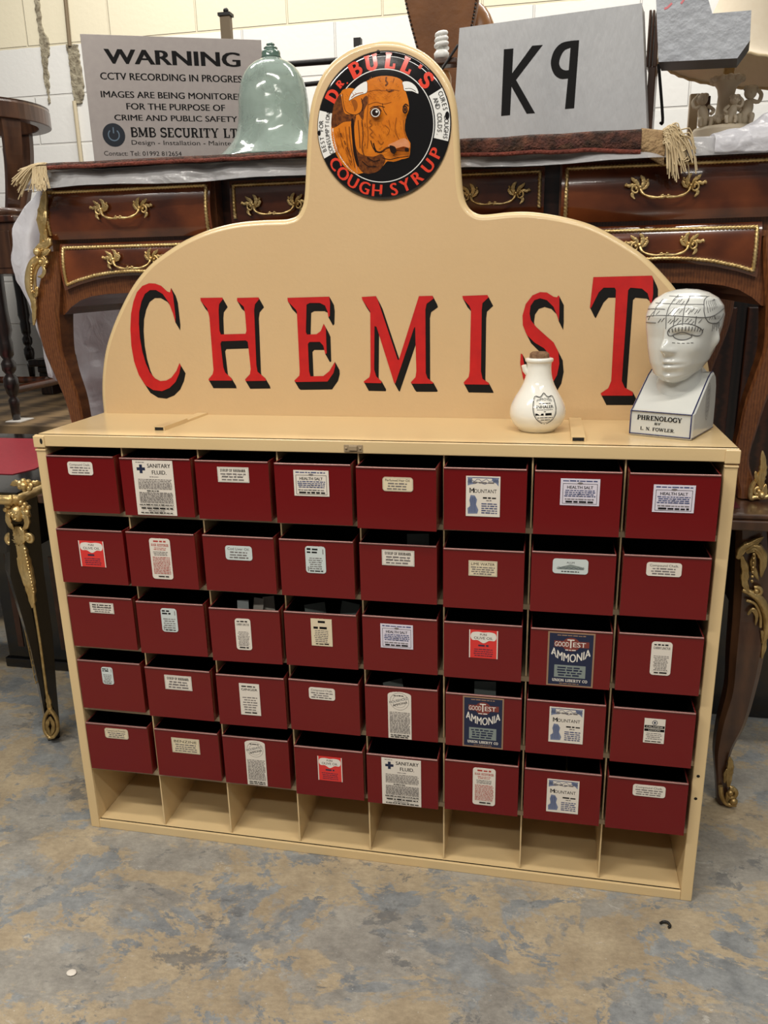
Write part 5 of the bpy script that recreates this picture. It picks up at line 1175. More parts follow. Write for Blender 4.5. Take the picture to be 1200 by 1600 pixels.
# ------------------------------------------------------------------ rug, plastic
def rug_mat():
    m = bpy.data.materials.new('dark_patterned_pile'); m.use_nodes = True; nt = m.node_tree; b = nt.nodes['Principled BSDF']; L = nt.links.new
    tc = nt.nodes.new('ShaderNodeTexCoord'); n = nt.nodes.new('ShaderNodeTexNoise'); n.inputs['Scale'].default_value = 55; n.inputs['Detail'].default_value = 5; L(tc.outputs['Object'], n.inputs['Vector'])
    v = nt.nodes.new('ShaderNodeTexVoronoi'); v.inputs['Scale'].default_value = 38; L(tc.outputs['Object'], v.inputs['Vector'])
    r = nt.nodes.new('ShaderNodeValToRGB'); r.color_ramp.elements[0].color = lin((44, 27, 22)); r.color_ramp.elements[1].color = lin((100, 62, 48)); r.color_ramp.elements[0].position = .35; r.color_ramp.elements[1].position = .7; L(n.outputs['Fac'], r.inputs[0])
    x = nt.nodes.new('ShaderNodeMix'); x.data_type = 'RGBA'; x.blend_type = 'SOFT_LIGHT'; x.inputs[0].default_value = .10; L(r.outputs[0], x.inputs[6]); L(v.outputs['Color'], x.inputs[7]); L(x.outputs[2], b.inputs['Base Color'])
    b.inputs['Roughness'].default_value = .95; bp = nt.nodes.new('ShaderNodeBump'); bp.inputs['Strength'].default_value = .9; bp.inputs['Distance'].default_value = .01
    n2 = nt.nodes.new('ShaderNodeTexNoise'); n2.inputs['Scale'].default_value = 220; L(tc.outputs['Object'], n2.inputs['Vector']); L(n2.outputs['Fac'], bp.inputs['Height']); L(bp.outputs[0], b.inputs['Normal']); return m
M['rug'] = rug_mat(); M['rugred'] = mat('red_selvedge', (134, 64, 48), .9, noise=(60, 4, .6), c2=(86, 42, 34), bump=(200, .8))
M['fringe'] = mat('cream_fringe', (214, 196, 160), .9, noise=(60, 3, .6), c2=(186, 164, 126)); M['kilim'] = mat('tan_flatweave_end', (176, 148, 108), .95, noise=(90, 3, .6), c2=(140, 112, 80), bump=(160, .8))
rg = thing('fringed_rug', 'dark red-brown rug with cream fringes draped along the top of the mahogany desk', 'rug', (UC, .55, 1.498))
RZ = 1.4913
def rsec(x, th, hang, sag=0.0):
    zt = RZ + th; w = .003 * MN.noise(Vector((x * 9, 0, 3))); y0 = .356 + w
    q = [(.98, RZ), (.98, zt), (.60, zt), (.41, zt), (y0 + .006, zt - .001), (y0 - .002, zt - .006), (y0 - .004, zt - .012 - hang * .5), (y0 - .003, zt - .014 - hang), (y0 + .005, zt - .016 - hang), (y0 + .006, RZ - .001), (.41, RZ)]
    return [Vector((x, y, z + .0015 * MN.noise(Vector((x * 16, y * 5, 1))))) for y, z in q]
rr = []
for i in range(61):
    x = -.125 + (1.186 + .125) * i / 60
    th = lerp_table([(-.2, .011), (.45, .009), (.8, .014), (1.2, .015)], x)[0]; hg = lerp_table([(-.2, -.008), (.45, -.006), (.62, .004), (.83, .018), (1.1, .022), (1.2, .030)], x)[0]
    rr.append(rsec(x, th, max(hg, -.003)))
mb = MB(); mb.loft(rr, 0, True); mb.build('pile', M['rug'], rg)
mb = MB(); mb.tube([r[7] + Vector((0, -.001, -.001 + .002 * MN.noise(Vector((r[7].x * 30, 2, 2))))) for r in rr], .0042, 7); mb.build('selvedge', M['rugred'], rg)
mb = MB(); ke = []
for i in range(8):
    x = 1.186 + .046 * i / 7; r = rsec(x, .017 - .001 * i, .030 + .003 * i); ke.append([p + Vector((0, .002, 0)) for p in r])
mb.loft(ke, 0, True); mb.build('flatweave_end', M['kilim'], rg)
rnd = random.Random(11)
mb = MB()
for k in range(70):
    u = rnd.random(); a = Vector((-.124, .355 + .10 * u * u, RZ + .006 + .004 * rnd.random())); ang = R(150 + rnd.uniform(-10, 75)); l = rnd.uniform(.055, .085)
    d = Vector((math.cos(ang), -.25 * rnd.random(), 0)); dr = rnd.uniform(.5, 1.2) * (.2 if a.y > .37 else 1)
    pts = [a + d * l * t + Vector((rnd.uniform(-.002, .002), -.006 * t, -dr * l * t * t * .75 + .012 * t * (1 - t))) for t in (0, .3, .6, 1)]
    mb.tube(spline(pts, 3), .0014, 5)
for k in range(50):
    a = Vector((-.150 + .035 * rnd.random(), .350, RZ + .002)); l = rnd.uniform(.035, .055); pts = [a + Vector((rnd.uniform(-.006, .004) * t * 2, -.004 - .004 * t + rnd.uniform(-.002, 0), -l * t)) for t in (0, .4, 1)]
    mb.tube(spline(pts, 3), .0014, 5)
mb.build('fringe', M['fringe'], rg)
mb = MB()
for k in range(120):
    u = rnd.random(); a = Vector((1.230 + rnd.uniform(-.004, .004), .350 + .02 * u * u, RZ + .012 - .03 * rnd.random() * (1 if u < .3 else .2))); l = rnd.uniform(.04, .085)
    dx = rnd.uniform(.2, 1.0); pts = [a + Vector((l * dx * t * .8, -.006 * math.sin(3 * t) * rnd.random(), .016 * math.sin(2.5 * t) * rnd.random() - l * t * t * (1.15 - .9 * dx * rnd.random()))) for t in (0, .25, .5, .75, 1)]
    mb.tube(spline(pts, 3), .0013, 5)
mb.build('fringe', M['fringe'], rg)

def film(name, tint, op=.55, rough=.22, tr=.35):
    m = bpy.data.materials.new(name); m.use_nodes = True; nt = m.node_tree; b = nt.nodes['Principled BSDF']; L = nt.links.new
    b.inputs['Base Color'].default_value = lin(tint); b.inputs['Roughness'].default_value = rough; b.inputs['Specular IOR Level'].default_value = .9
    t = nt.nodes.new('ShaderNodeBsdfTransparent'); tl = nt.nodes.new('ShaderNodeBsdfTranslucent'); tl.inputs[0].default_value = lin(tint)
    x1 = nt.nodes.new('ShaderNodeMixShader'); x1.inputs[0].default_value = tr; L(b.outputs[0], x1.inputs[1]); L(tl.outputs[0], x1.inputs[2])
    x2 = nt.nodes.new('ShaderNodeMixShader'); x2.inputs[0].default_value = op; L(t.outputs[0], x2.inputs[1]); L(x1.outputs[0], x2.inputs[2])
    tc = nt.nodes.new('ShaderNodeTexCoord'); n = nt.nodes.new('ShaderNodeTexNoise'); n.inputs['Scale'].default_value = 18; n.inputs['Detail'].default_value = 5; n.inputs['Distortion'].default_value = 1.2; L(tc.outputs['Object'], n.inputs['Vector'])
    bp = nt.nodes.new('ShaderNodeBump'); bp.inputs['Strength'].default_value = .5; bp.inputs['Distance'].default_value = .02; L(n.outputs['Fac'], bp.inputs['Height']); L(bp.outputs[0], b.inputs['Normal'])
    L(x2.outputs[0], nt.nodes['Material Output'].inputs[0]); return m
M['film'] = film('clear_plastic_sheet', (228, 228, 230), .46, .1); M['film2'] = film('milky_plastic_sheet', (238, 238, 242), .9, .3, .55); M['wrap'] = film('bubble_wrap_edge', (112, 106, 106), .88, .15)
def wr(p, a, f, s=0):
    p = Vector((p.x, p.y, p.z * 2.2 + p.x * .45)); return a * (MN.noise(p * f + Vector((s, s, s))) + .6 * abs(MN.noise(p * f * 2.3 + Vector((s, 7, s)))))
def sheet(name, rows, label, m, amp=.012, freq=7, nu=40, nv=5, cat='plastic sheet', seed=0, dirv=Vector((0, -1, 0))):
    g = []
    R2 = [spline(r, max(2, nu // (len(r) - 1))) for r in rows]; n = min(len(r) for r in R2)
    cols = [spline([r[i] for r in R2], nv) for i in range(n)]
    rows_ = [[c[j] for c in cols] for j in range(len(cols[0]))]
    rows_ = [[p + dirv * wr(p, amp, freq, seed) for p in r] for r in rows_]
    mb = MB(); mb.loft(rows_, 0, True, (False, False), False); o = mb.build(name, m); tag(o, label, cat); o['group'] = 'plastic dust sheets on the desk'
    sm = o.modifiers.new('thick', 'SOLIDIFY'); sm.thickness = .0006
    return o
tp_ = lambda x, y, z: Vector((x, y, z))
xs_ = [-.19, .0, .2, .4, .6, .8, 1.0, 1.15, 1.3, 1.48]
lo = [1.444, 1.449, 1.446, 1.450, 1.446, 1.450, 1.446, 1.449, 1.451, 1.451]
sheet('plastic_sheet', [[tp_(x, .44, 1.488) for x in xs_], [tp_(x, .385, 1.488) for x in xs_], [tp_(x, .3755, 1.482) for x in xs_], [tp_(x, .371 - .003 * (i % 3), (1.482 + lo[i]) / 2 + .004 * (i % 2)) for i, x in enumerate(xs_)], [tp_(x, .362 - .008 * ((i + 1) % 3), lo[i]) for i, x in enumerate(xs_)]],
      'clear crumpled plastic sheet hanging over the mahogany desk edge under the rug', M['film'], .012, 9, 200, 8, seed=2)
mb = MB(); ey = .392
pts = [Vector((x, ey, 1.4735)) for x in [(-.175 + .08 * k) for k in range(22)]]
pts = [p for p in pts if p.x < MX(-.172)]
mb.tube([p + Vector((0, 0, .001 * MN.noise(p * 20))) for p in pts], .0135, 12); mb.build('wrapped_edge', M['wrap'], ud)
H_ = lambda px, py, y: at(px, py, y)
sheet('plastic_sheet', [[H_(66,268,.40), H_(56,300,.43), H_(24,350,.47), H_(20,413,.50), H_(35,452,.52), H_(54,502,.54), H_(76,588,.55)],
                        [H_(66,290,.40), H_(62,320,.42), H_(50,360,.45), H_(42,413,.46), H_(48,460,.47), H_(64,510,.49), H_(82,590,.50)],
                        [H_(74,300,.47), H_(70,340,.48), H_(64,380,.50), H_(72,420,.51), H_(72,470,.52), H_(80,520,.53), H_(92,595,.53)]],
      'milky plastic sheet hanging down beside the gilt corner mount of the mahogany desk', M['film2'], .014, 8, 48, 8, seed=5)
sheet('plastic_sheet', [[tp_(-.222, y, z) for y in (.54, .66, .80, .92, 1.02)] for z in (1.44, 1.25, 1.05, .90, .78)],
      'white plastic sheet hanging down the desk end, seen through the kneehole', M['film2'], .022, 7, 40, 8, seed=9, dirv=Vector((-1, 0, 0)))
gp = []
for k, (x, h) in enumerate([(1.325, .002), (1.345, .004), (1.365, .008), (1.39, .018), (1.415, .032), (1.44, .044), (1.50, .054)]): gp.append((x, h))
sheet('plastic_sheet', [[tp_(x, .56, 1.490) for x, h in gp], [tp_(x, .50, 1.49 + h * .8) for x, h in gp], [tp_(x, .44, 1.49 + h) for x, h in gp], [tp_(x, .395, 1.489 + h * .75) for x, h in gp], [tp_(x, .362, 1.476 + h * .15) for x, h in gp], [tp_(x, .358, 1.456) for x, h in gp]],
      'heap of white plastic wrap on the desk corner below the cream lamp', M['film2'], .010, 12, 40, 7, seed=14, dirv=Vector((0, -.6, .8)))

cu = thing('dark_blocker', 'dark wooden cupboard added for the gloom behind the mahogany desk legs', 'blocker', (1.25, 1.45, 0))  # added dark mass, blocks light so the kneehole reads black
mb = MB(); mb.box((.25, 1.30, .0), (2.3, 1.62, 1.44)); mb.build('body', M['ebon'], cu, bevel=.004)
ch_ = thing('black_occluder', 'black chest added for the dark under the walnut desk behind its curved leg', 'occluder', (1.4, .85, 0))  # added black mass, stands in for deep shade below the desk
mb = MB(); mb.box((.2, .76, 0), (2.2, .97, .44)); mb.box((.18, .745, .44), (2.22, .985, .465)); mb.build('body', M['blk'], ch_, bevel=.004)
for k in range(3):
    x = .28 + k * .67; mb = MB(); mb.box((x, 1.288, .10), (x + .64, 1.2995, 1.12)); mb.build('blocker_panel', M['dkwood'], cu, bevel=.004)

# ------------------------------------------------------------------ things on the desk
TOPZ = 1.4880; RUGZ = 1.503
# warning sign
M['signgrey'] = mat('brushed_grey_sheet', (168, 160, 156), .35, .25, noise=(60, 3, .7), c2=(158, 150, 147))
WP = Vector((at(147, 247, .70).x, .70, RUGZ)); WA = math.atan2(.185, .432)
ws = thing('warning_sign', 'grey CCTV WARNING sign standing behind the green glass cloche', 'sign', WP, WA)
wd_, wn = Vector((math.cos(WA), math.sin(WA), 0)), Vector((math.sin(WA), -math.cos(WA), 0))
def wuv(px, py):
    d = (at(px, py, 1.0) - CAM_C); k = (WP - CAM_C).dot(wn) / d.dot(wn); q = CAM_C + d * k - WP; return q.dot(wd_), q.z
u1, v1 = wuv(408, 62); u0, v0 = wuv(123, 53); vt = (v1 + v0) / 2
mb = MB(); mb.box((0, 0, 0), (u1, .004, vt)); pn = mb.build('panel', M['signgrey'], ws, local=True, bevel=.001)
P = Print(lambda u, v, h: (u, -h, v), .0004)
def wl(body, px0, px1, pyb, pyt, **k):
    a, va = wuv(px0, pyb); b, _ = wuv(px1, pyb); _, vb = wuv(px0, pyt); P.text(body, a, va, vb - va, 0, width=b - a, align='l', **k)
wl('WARNING', 164, 376, 99, 76, bold=.05); P.build('heading', [M['ink']], pn, local=True); P = Print(lambda u, v, h: (u, -h, v), .0004); wl('CCTV RECORDING IN PROGRESS', 157, 385, 124, 113, bold=.035)
wl('IMAGES ARE BEING MONITORED', 158, 382, 152, 142, bold=.03); wl('FOR THE PURPOSE OF', 198, 352, 171, 161, bold=.03); wl('CRIME AND PUBLIC SAFETY', 179, 371, 188, 179, bold=.03)
P.build('lettering', [M['ink']], pn, local=True); P = Print(lambda u, v, h: (u, -h, v), .0004)
wl('BMB SECURITY LTD', 204, 384, 214, 199, serif=True, fat=1.05); wl('Design - Installation - Maintenance', 206, 392, 226, 219); wl('Contact: Tel: 01992 812654', 163, 284, 243, 236)
P.build('lettering', [M['ink']], pn, local=True)
P = Print(lambda u, v, h: (u, -h, v), .0006); cu, cv = wuv(178, 211); P.ell(cu, cv, .029, .029, 0); P.h = .0012; P.stroke([(cu + .014 * math.sin(R(a)), cv + .014 * math.cos(R(a))) for a in range(40, 321, 20)], .003, 1); P.stroke([(cu, cv + .004), (cu, cv + .019)], .003, 1)
P.build('power_logo', [mat('logo_dark', (26, 32, 42), .3), mat('logo_grey', (92, 112, 130), .4)], pn, local=True)

# glass cloche
def glass():
    m = bpy.data.materials.new('pale_green_bubbled_glass'); m.use_nodes = True; nt = m.node_tree; b = nt.nodes['Principled BSDF']; L = nt.links.new
    b.inputs['Base Color'].default_value = lin((212, 226, 219)); b.inputs['Roughness'].default_value = .08; b.inputs['Transmission Weight'].default_value = .9; b.inputs['IOR'].default_value = 1.45
    d = nt.nodes.new('ShaderNodeBsdfPrincipled'); d.inputs['Base Color'].default_value = lin((182, 200, 191)); d.inputs['Roughness'].default_value = .1
    tc = nt.nodes.new('ShaderNodeTexCoord'); n = nt.nodes.new('ShaderNodeTexNoise'); n.inputs['Scale'].default_value = 16; n.inputs['Detail'].default_value = 4; n.inputs['Distortion'].default_value = .8; L(tc.outputs['Object'], n.inputs['Vector'])
    r = nt.nodes.new('ShaderNodeMapRange'); r.inputs[1].default_value = .3; r.inputs[2].default_value = .7; r.inputs[3].default_value = .18; r.inputs[4].default_value = .42; L(n.outputs['Fac'], r.inputs[0])
    x = nt.nodes.new('ShaderNodeMixShader'); L(r.outputs[0], x.inputs[0]); L(b.outputs[0], x.inputs[1]); L(d.outputs[0], x.inputs[2])
    bp = nt.nodes.new('ShaderNodeBump'); bp.inputs['Strength'].default_value = .25; bp.inputs['Distance'].default_value = .006; L(n.outputs['Fac'], bp.inputs['Height']); L(bp.outputs[0], b.inputs['Normal']); L(bp.outputs[0], d.inputs['Normal'])
    L(x.outputs[0], nt.nodes['Material Output'].inputs[0]); return m
CC = Vector((at(427, 150, .535).x, .535, RUGZ + .002)); k_ = (CC.y - CAM_C.y) / FPX * .985; kz = (at(424, 72, .535).z - RUGZ) / 167
cl = thing('bell_cloche', 'pale green glass garden bell cloche standing on the rug in front of the warning sign', 'cloche', CC)
pz = [(92, 0), (90, 2), (83, 8), (73, 17), (63, 30), (56.5, 47), (53.5, 66), (52, 88), (49, 106), (44.5, 120), (37, 132), (28, 140), (20, 144), (15.5, 147)]
s_ = spline([Vector((r * k_, 0, z * kz)) for r, z in pz], 5)
mb = MB(); inn = [(max(p.x - .0035, .001), p.z - .0008 if i < 50 else p.z - .003) for i, p in enumerate(s_)]
mb.lathe([(p.x, p.z + .001) for p in s_] + [(.001, s_[-1].z + .001)] + [(.001, s_[-1].z - .003)] + [(a, max(b, .0006)) for a, b in inn[::-1]], CC, 72)
mb.build('bell', glass(), cl)
mb = MB(); zt = 147 * kz; kp = [(0, .4), (15.5, .4), (14, 4), (14, 8), (13.5, 11), (10, 12.5), (9.5, 14), (10.5, 15.5), (9, 17), (5.5, 17.5), (5, 19), (6.5, 20.5), (5, 22.5), (0, 23)]
mb.lathe([(r * k_, zt + z * kz) for r, z in kp], CC, 32); mb.build('knob', mat('dark_green_glass', (88, 112, 102), .1, coat=.5), cl)

# K9 box
M['silver'] = mat('brushed_silver_paint', (186, 187, 189), .42, .15, noise=(7, 8, .8), c2=(158, 160, 163), bump=(90, .15), stretch=(1, 1, .25))
M['silver2'] = mat('rough_silver_paint', (172, 176, 182), .5, .1, noise=(12, 8, .8), c2=(146, 150, 158), bump=(45, .5))
M['darkgrey'] = mat('dark_grey_paint', (40, 40, 42), .5, noise=(20, 4, .6), c2=(28, 28, 30))
KP = Vector((at(705, 212, .60).x, .60, RUGZ + .0065)); KB = at(1012, 203, .52); KA = math.atan2(KB.y - KP.y, KB.x - KP.x)
kb = thing('painted_box', 'big silver-grey box painted K9 standing on the rug', 'box', KP, KA)
KL = math.hypot(KB.x - KP.x, KB.y - KP.y); KH = 1.768 - KP.z
kd, kn = Vector((math.cos(KA), math.sin(KA), 0)), Vector((math.sin(KA), -math.cos(KA), 0))
def kuv(px, py, yb=0.0):
    d = (at(px, py, 1.0) - CAM_C); o = KP - kn * yb; k = (o - CAM_C).dot(kn) / d.dot(kn); q = CAM_C + d * k - KP; return q.dot(kd), q.z
tl, tr = kuv(718, 43)[0], kuv(1003, 10)[0]
mb = MB(); fr = [(0, 0), (KL, 0), (tr, KH), (tl, KH)]
mb.loft([[Vector((u, 0, v)) for u, v in fr], [Vector((u, .062, v)) for u, v in fr]], 0, False); mb.box((.03, .06, .002), (.36, .26, KH - .02)); mb.build('box_body', M['silver'], kb, local=True, bevel=.004)
P = Print(lambda u, v, h: (u, -h, v), .0006); q_ = lambda pts: [kuv(680 + x / 2.307, y / 2.307) for x, y in pts]
for pts in ([(248,178),(282,175),(270,415),(238,418)], [(350,165),(388,162),(290,290),(275,302),(272,272)], [(288,282),(360,408),(330,410),(273,308)]): P.poly(q_(pts), 0)
P.build('painted_letter', [M['ink']], kb, local=True); P = Print(lambda u, v, h: (u, -h, v), .0006); P.poly(q_([(490,147),(519,145),(501,390),(468,393),(480,270)]), 0)
ob = [(492,147),(455,156),(428,185),(417,228),(428,266),(452,284),(484,282)]; ib_ = [(488,172),(466,182),(452,205),(447,230),(455,247),(470,254),(484,252)]
o2 = smooth(q_(ob), False, 4); i2 = smooth(q_(ib_), False, 4); P.put(o2 + i2, [(i, i + 1, len(o2) + i + 1, len(o2) + i) for i in range(len(o2) - 1)], 0)
P.build('painted_letter', [M['ink']], kb, local=True)
# slatted dark side frame, rod and the stepped grey block it carries
mb = MB(); y_ = .10
for a, b in ((1010, 1014), (1015.5, 1019), (1020.5, 1027)):
    (ua, va), (ub, _), (_, vb) = kuv(a, 108, y_), kuv(b, 108, y_), kuv(a, 20, y_)
    mb.box((ua, y_ - .02, va), (ub, y_ + .04, vb))
(ua, va), (ub, vb) = kuv(1008, 204, y_), kuv(1026, 108, y_); mb.box((ua, y_ - .018, 0), (ub, y_ + .036, vb + .004))
(ua, va), (ub, vb) = kuv(1022, 204, y_), kuv(1037, 194, y_); mb.box((ua, y_ - .022, 0), (ub + .006, y_ + .04, .02))
mb.build('side_frame', M['walnut'], kb, local=True, bevel=.002)
mb = MB(); q1 = kuv(1029, 100, .07); q2 = kuv(1035.5, 185, .09); q3 = kuv(1032, 192, .10); mb.tube(spline([Vector((q1[0], .07, q1[1])), Vector((q2[0], .09, q2[1])), Vector((q3[0], .10, q3[1]))], 4), .0032, 8); mb.build('bent_rod', M['iron'], kb, local=True)
yb = -.04; bp_ = [(1024, -26), (1102, -26), (1107, 0), (1113, 21), (1174, 16), (1172, 63), (1152, 91), (1029, 97)]
mb = MB(); f0 = [Vector((u, yb, v)) for u, v in [kuv(x, y, yb) for x, y in bp_]]; f1 = [p + Vector((0, .085, 0)) for p in f0]
mb.add(f0, [tuple(range(8))], 0); mb.add(f1, [tuple(range(8))[::-1]], 1); mb.add(f0 + f1, [(i, i + 8, (i + 1) % 8 + 8, (i + 1) % 8) for i in range(8)], 1)
blk = mb.build('stepped_block', [M['silver2'], M['darkgrey']], kb, local=True)
P = Print(lambda u, v, h: (u, yb - h, v), .0006)
for pts in ([(1038,14),(1043,12),(1047,8),(1050,5)], [(1064,6),(1067,2),(1070,-3)]): P.stroke([kuv(x, y, yb) for x, y in pts], .004, 0)
P.build('red_smear', [mat('red_crayon', (214, 120, 126), .6)], blk, local=True)

# cream lamp
M['lampw'] = mat('cream_bisque', (216, 204, 182), .5, noise=(30, 4, .6), c2=(200, 186, 160)); M['shade'] = mat('cream_silk_shade', (226, 214, 192), .8, noise=(60, 3, .6), c2=(220, 206, 182))
LP = Vector((at(1130, 200, .76).x, .76, TOPZ + .001))
lm = thing('figural_lamp', 'cream table lamp with cherub figures round its stem and a flared cream shade', 'lamp', LP)
mb = MB(); mb.lathe([(0, 0), (.075, 0), (.077, .01), (.066, .03), (.070, .058), (.066, .066), (.030, .070), (.022, .09), (.019, .115), (.018, .135), (.021, .150), (.030, .163), (.038, .170), (.036, .174), (.012, .175), (0, .175)], LP, 32); mb.build('stem', M['lampw'], lm)
mb = MB()
for k in range(12): a = k * .5236; mb.ball(LP + Vector((.033 * math.cos(a), 0.035 * math.sin(a), .169)), .0075, 0, 6)
mb.build('petal_collar', M['lampw'], lm)
def cherub(ox, oy, s, lean):
    mb = MB(); b = LP + Vector((ox, oy, .066)); V = lambda x, y, z: b + Vector((x * s, y * s, z * s))
    mb.tube(spline([V(0, 0, .005), V(.002 * lean, -.004, .02), V(.006 * lean, -.006, .04), V(.008 * lean, -.004, .055)], 4), [.013*s, .015*s, .017*s, .016*s, .016*s, .015*s, .014*s, .014*s, .014*s, .013*s, .012*s, .010*s, .008*s][:13], 10)
    mb.ball(V(.010 * lean, -.006, .072), .0145 * s, 0, 9, (1, 1, 1.08)); mb.ball(V(.010 * lean, -.020, .070), .003 * s)
    for k in range(7): a = k * .9; mb.ball(V(.010 * lean + .011 * math.cos(a), -.002 + .006 * math.sin(a), .082), .006 * s, 0, 6)
    mb.tube(spline([V(.012 * lean, -.004, .056), V(.028 * lean, -.010, .050), V(.034 * lean, -.006, .066), V(.024 * lean, -.004, .078)], 4), .0048 * s, 8)
    mb.tube(spline([V(-.006 * lean, -.006, .055), V(-.020 * lean, -.014, .042), V(-.012 * lean, -.022, .032)], 4), .0048 * s, 8)
    for f in (-1, 1): mb.tube(spline([V(.006 * f, -.004, .016), V(.014 * f, -.024, .020), V(.012 * f, -.026, .002)], 4), [.0085 * s, .008 * s, .0075 * s, .007 * s, .0065 * s, .006 * s, .0055 * s, .005 * s, .005 * s], 8)
    return mb
for ox, oy, s, l in ((-.046, -.012, .86, -1), (.004, -.046, .72, 1), (.040, -.012, .98, 1)): cherub(ox, oy, s, l).build('cherub_figure', M['lampw'], lm)
mb = MB(); 
for k in range(9): a = -2.6 + k * .26; mb.ball(LP + Vector((.036 * math.cos(a), .036 * math.sin(a) - .006, 0.078 + .006 * (k % 2))), .008, 0, 6)
mb.build('flower_swag', M['lampw'], lm)
tl_ = Matrix.Rotation(R(11), 4, 'Y'); sc_ = LP + Vector((.012, 0, .186))
prof = [(.160, 0), (.158, .006), (.128, .022), (.104, .05), (.086, .09), (.074, .135), (.066, .19), (.062, .215)]
sp = spline([Vector((r, 0, z)) for r, z in prof], 5)
mb = MB(); mb.lathe([(p.x, p.z) for p in sp] + [(p.x - .0018, p.z) for p in sp[::-1]], sc_, 56, 0, mtx=tl_); shd = mb.build('lamp_shade', M['shade'], lm)
mb = MB(); mb.tube([sc_ + tl_ @ Vector((.160 * math.cos(2*math.pi*k/60), .160 * math.sin(2*math.pi*k/60), .002 * (k % 2))) for k in range(61)], .0034, 6); mb.build('shade_trim', M['fringe'], shd)
mb = MB(); mb.tube([LP + Vector((0, 0, .174)), LP + Vector((.004, 0, .22))], .012, 12); mb.tube([LP + Vector((.004, 0, .20)), LP + Vector((.03, 0, .36))], .003, 8); mb.build('socket', M['giltdull'], lm)
# dark wooden frame behind the lamp
fw = thing('wooden_frame', 'grey-brown wooden stand frame behind the cream lamp', 'frame', (at(1060, 185, .86).x, .86, TOPZ + .001))
a = at(1030, 190, .86); b = at(1089, 190, .86); tz = 1.650
mb = MB(); mb.box((a.x, .85, TOPZ + .001), (b.x, .875, TOPZ + .028)); mb.build('rail', M['walnut'], fw, bevel=.002)
mb = MB(); c = at(1075, 190, .86); mb.box((c.x, .852, TOPZ + .028), (b.x, .872, tz)); mb.build('post', mat('limed_wood', (168, 152, 128), .6), fw, bevel=.002)
c = at(1098, 150, .9); e = at(1110, 150, .9); mb = MB(); mb.box((c.x, .89, TOPZ + .001), (e.x, .91, tz)); mb.build('post', M['dkwood'], fw, bevel=.002)

# little lamp with spiral bulb
BP = Vector((at(690, 92, .90).x, .90, RUGZ + .0045)); bz = at(690, 92, .90).z
bl_ = thing('spiral_bulb_lamp', 'small lamp with a white spiral bulb beside the brown leather chair back', 'lamp', BP)
mb = MB(); mb.lathe([(0, 0), (.05, 0), (.05, .01), (.02, .02), (.016, .06), (.026, .10), (.03, .15), (.026, bz - BP.z - .045), (.020, bz - BP.z - .030)], BP, 28); mb.build('base', M['tanlea'], bl_)
mb = MB(); a = at(678, 105, .90); b = at(716, 92, .90); mb.box((a.x, .875, a.z), (b.x, .925, b.z)); mb.build('collar', M['walnut'], bl_, bevel=.004)
mb = MB(); mb.lathe([(0, bz), (.018, bz), (.020, bz + .012), (.014, bz + .020), (0, bz + .020)], (BP.x, BP.y, 0), 20)
pts = [Vector((BP.x + (.0145 - .003 * (i / 70)) * math.cos(i * .27), BP.y + .0145 * math.sin(i * .27), bz + .024 + .036 * i / 70)) for i in range(71)]
mb.tube(pts, .0058, 8); mb.build('spiral_bulb', mat('white_bulb', (240, 240, 236), .3), bl_)
mb = MB(); mb.tube([at(690, 109, .87), at(716, 70, .87)], .0035, 8); mb.build('arm', M['iron'], bl_)

# leather chair back
lc = thing('leather_chair', 'brown studded leather chair back narrowing downwards, standing behind the K9 box', 'chair', (at(685, 60, 1.08).x, 1.08, TOPZ + .001))
pts = [(625, -60), (632, 0), (641, 40), (652, 80), (664, 118), (676, 150), (720, 150), (727, 110), (733, 70), (741, 35), (747, 0), (752, -60)]
o_ = [at(x, y, 1.08) for x, y in pts]
for p in o_: p.y = 1.08
mb = MB(); n = len(o_); back_ = [p + Vector((0, .03, 0)) for p in o_]; cx = sum((p.x for p in o_)) / n; cz = sum((p.z for p in o_)) / n
ins = [Vector((p.x + (cx - p.x) * .05, 1.074, p.z + (cz - p.z) * .03)) for p in o_]
mb.add(ins, [tuple(range(n))], 0); mb.loft([ins, o_, back_], 0, True, (False, True)); mb.build('leather_back', M['leather'], lc)
for seg in (o_[0:6], o_[6:12]):
    q = spline(seg, 12); mb = MB()
    for p in q[::2]: mb.ball((p.x + (.004 if p.x < cx else -.004), 1.071, p.z), .0034, 0, 6)
    mb.build('stud_row', M['ebon'], lc)
mb = MB(); lo_ = min(p.z for p in o_); mb.box((o_[5].x, 1.08, TOPZ + .001), (o_[5].x + .025, 1.11, lo_ + .03)); mb.build('leg', M['dkwood'], lc)
mb = MB(); mb.box((o_[6].x - .025, 1.08, TOPZ + .001), (o_[6].x, 1.11, lo_ + .03)); mb.build('leg', M['dkwood'], lc)
rc = at(745, 50, 1.2)
mb = MB(); mb.ball((rc.x, 1.2, (rc.z + .075 + TOPZ + .002) / 2), 1, 0, 18, (.078, .05, (rc.z + .075 - TOPZ - .002) / 2)); o = mb.build('leather_cushion', M['tanlea']); tag(o, 'rounded shiny tan leather cushion peeping out behind the K9 box', 'cushion')

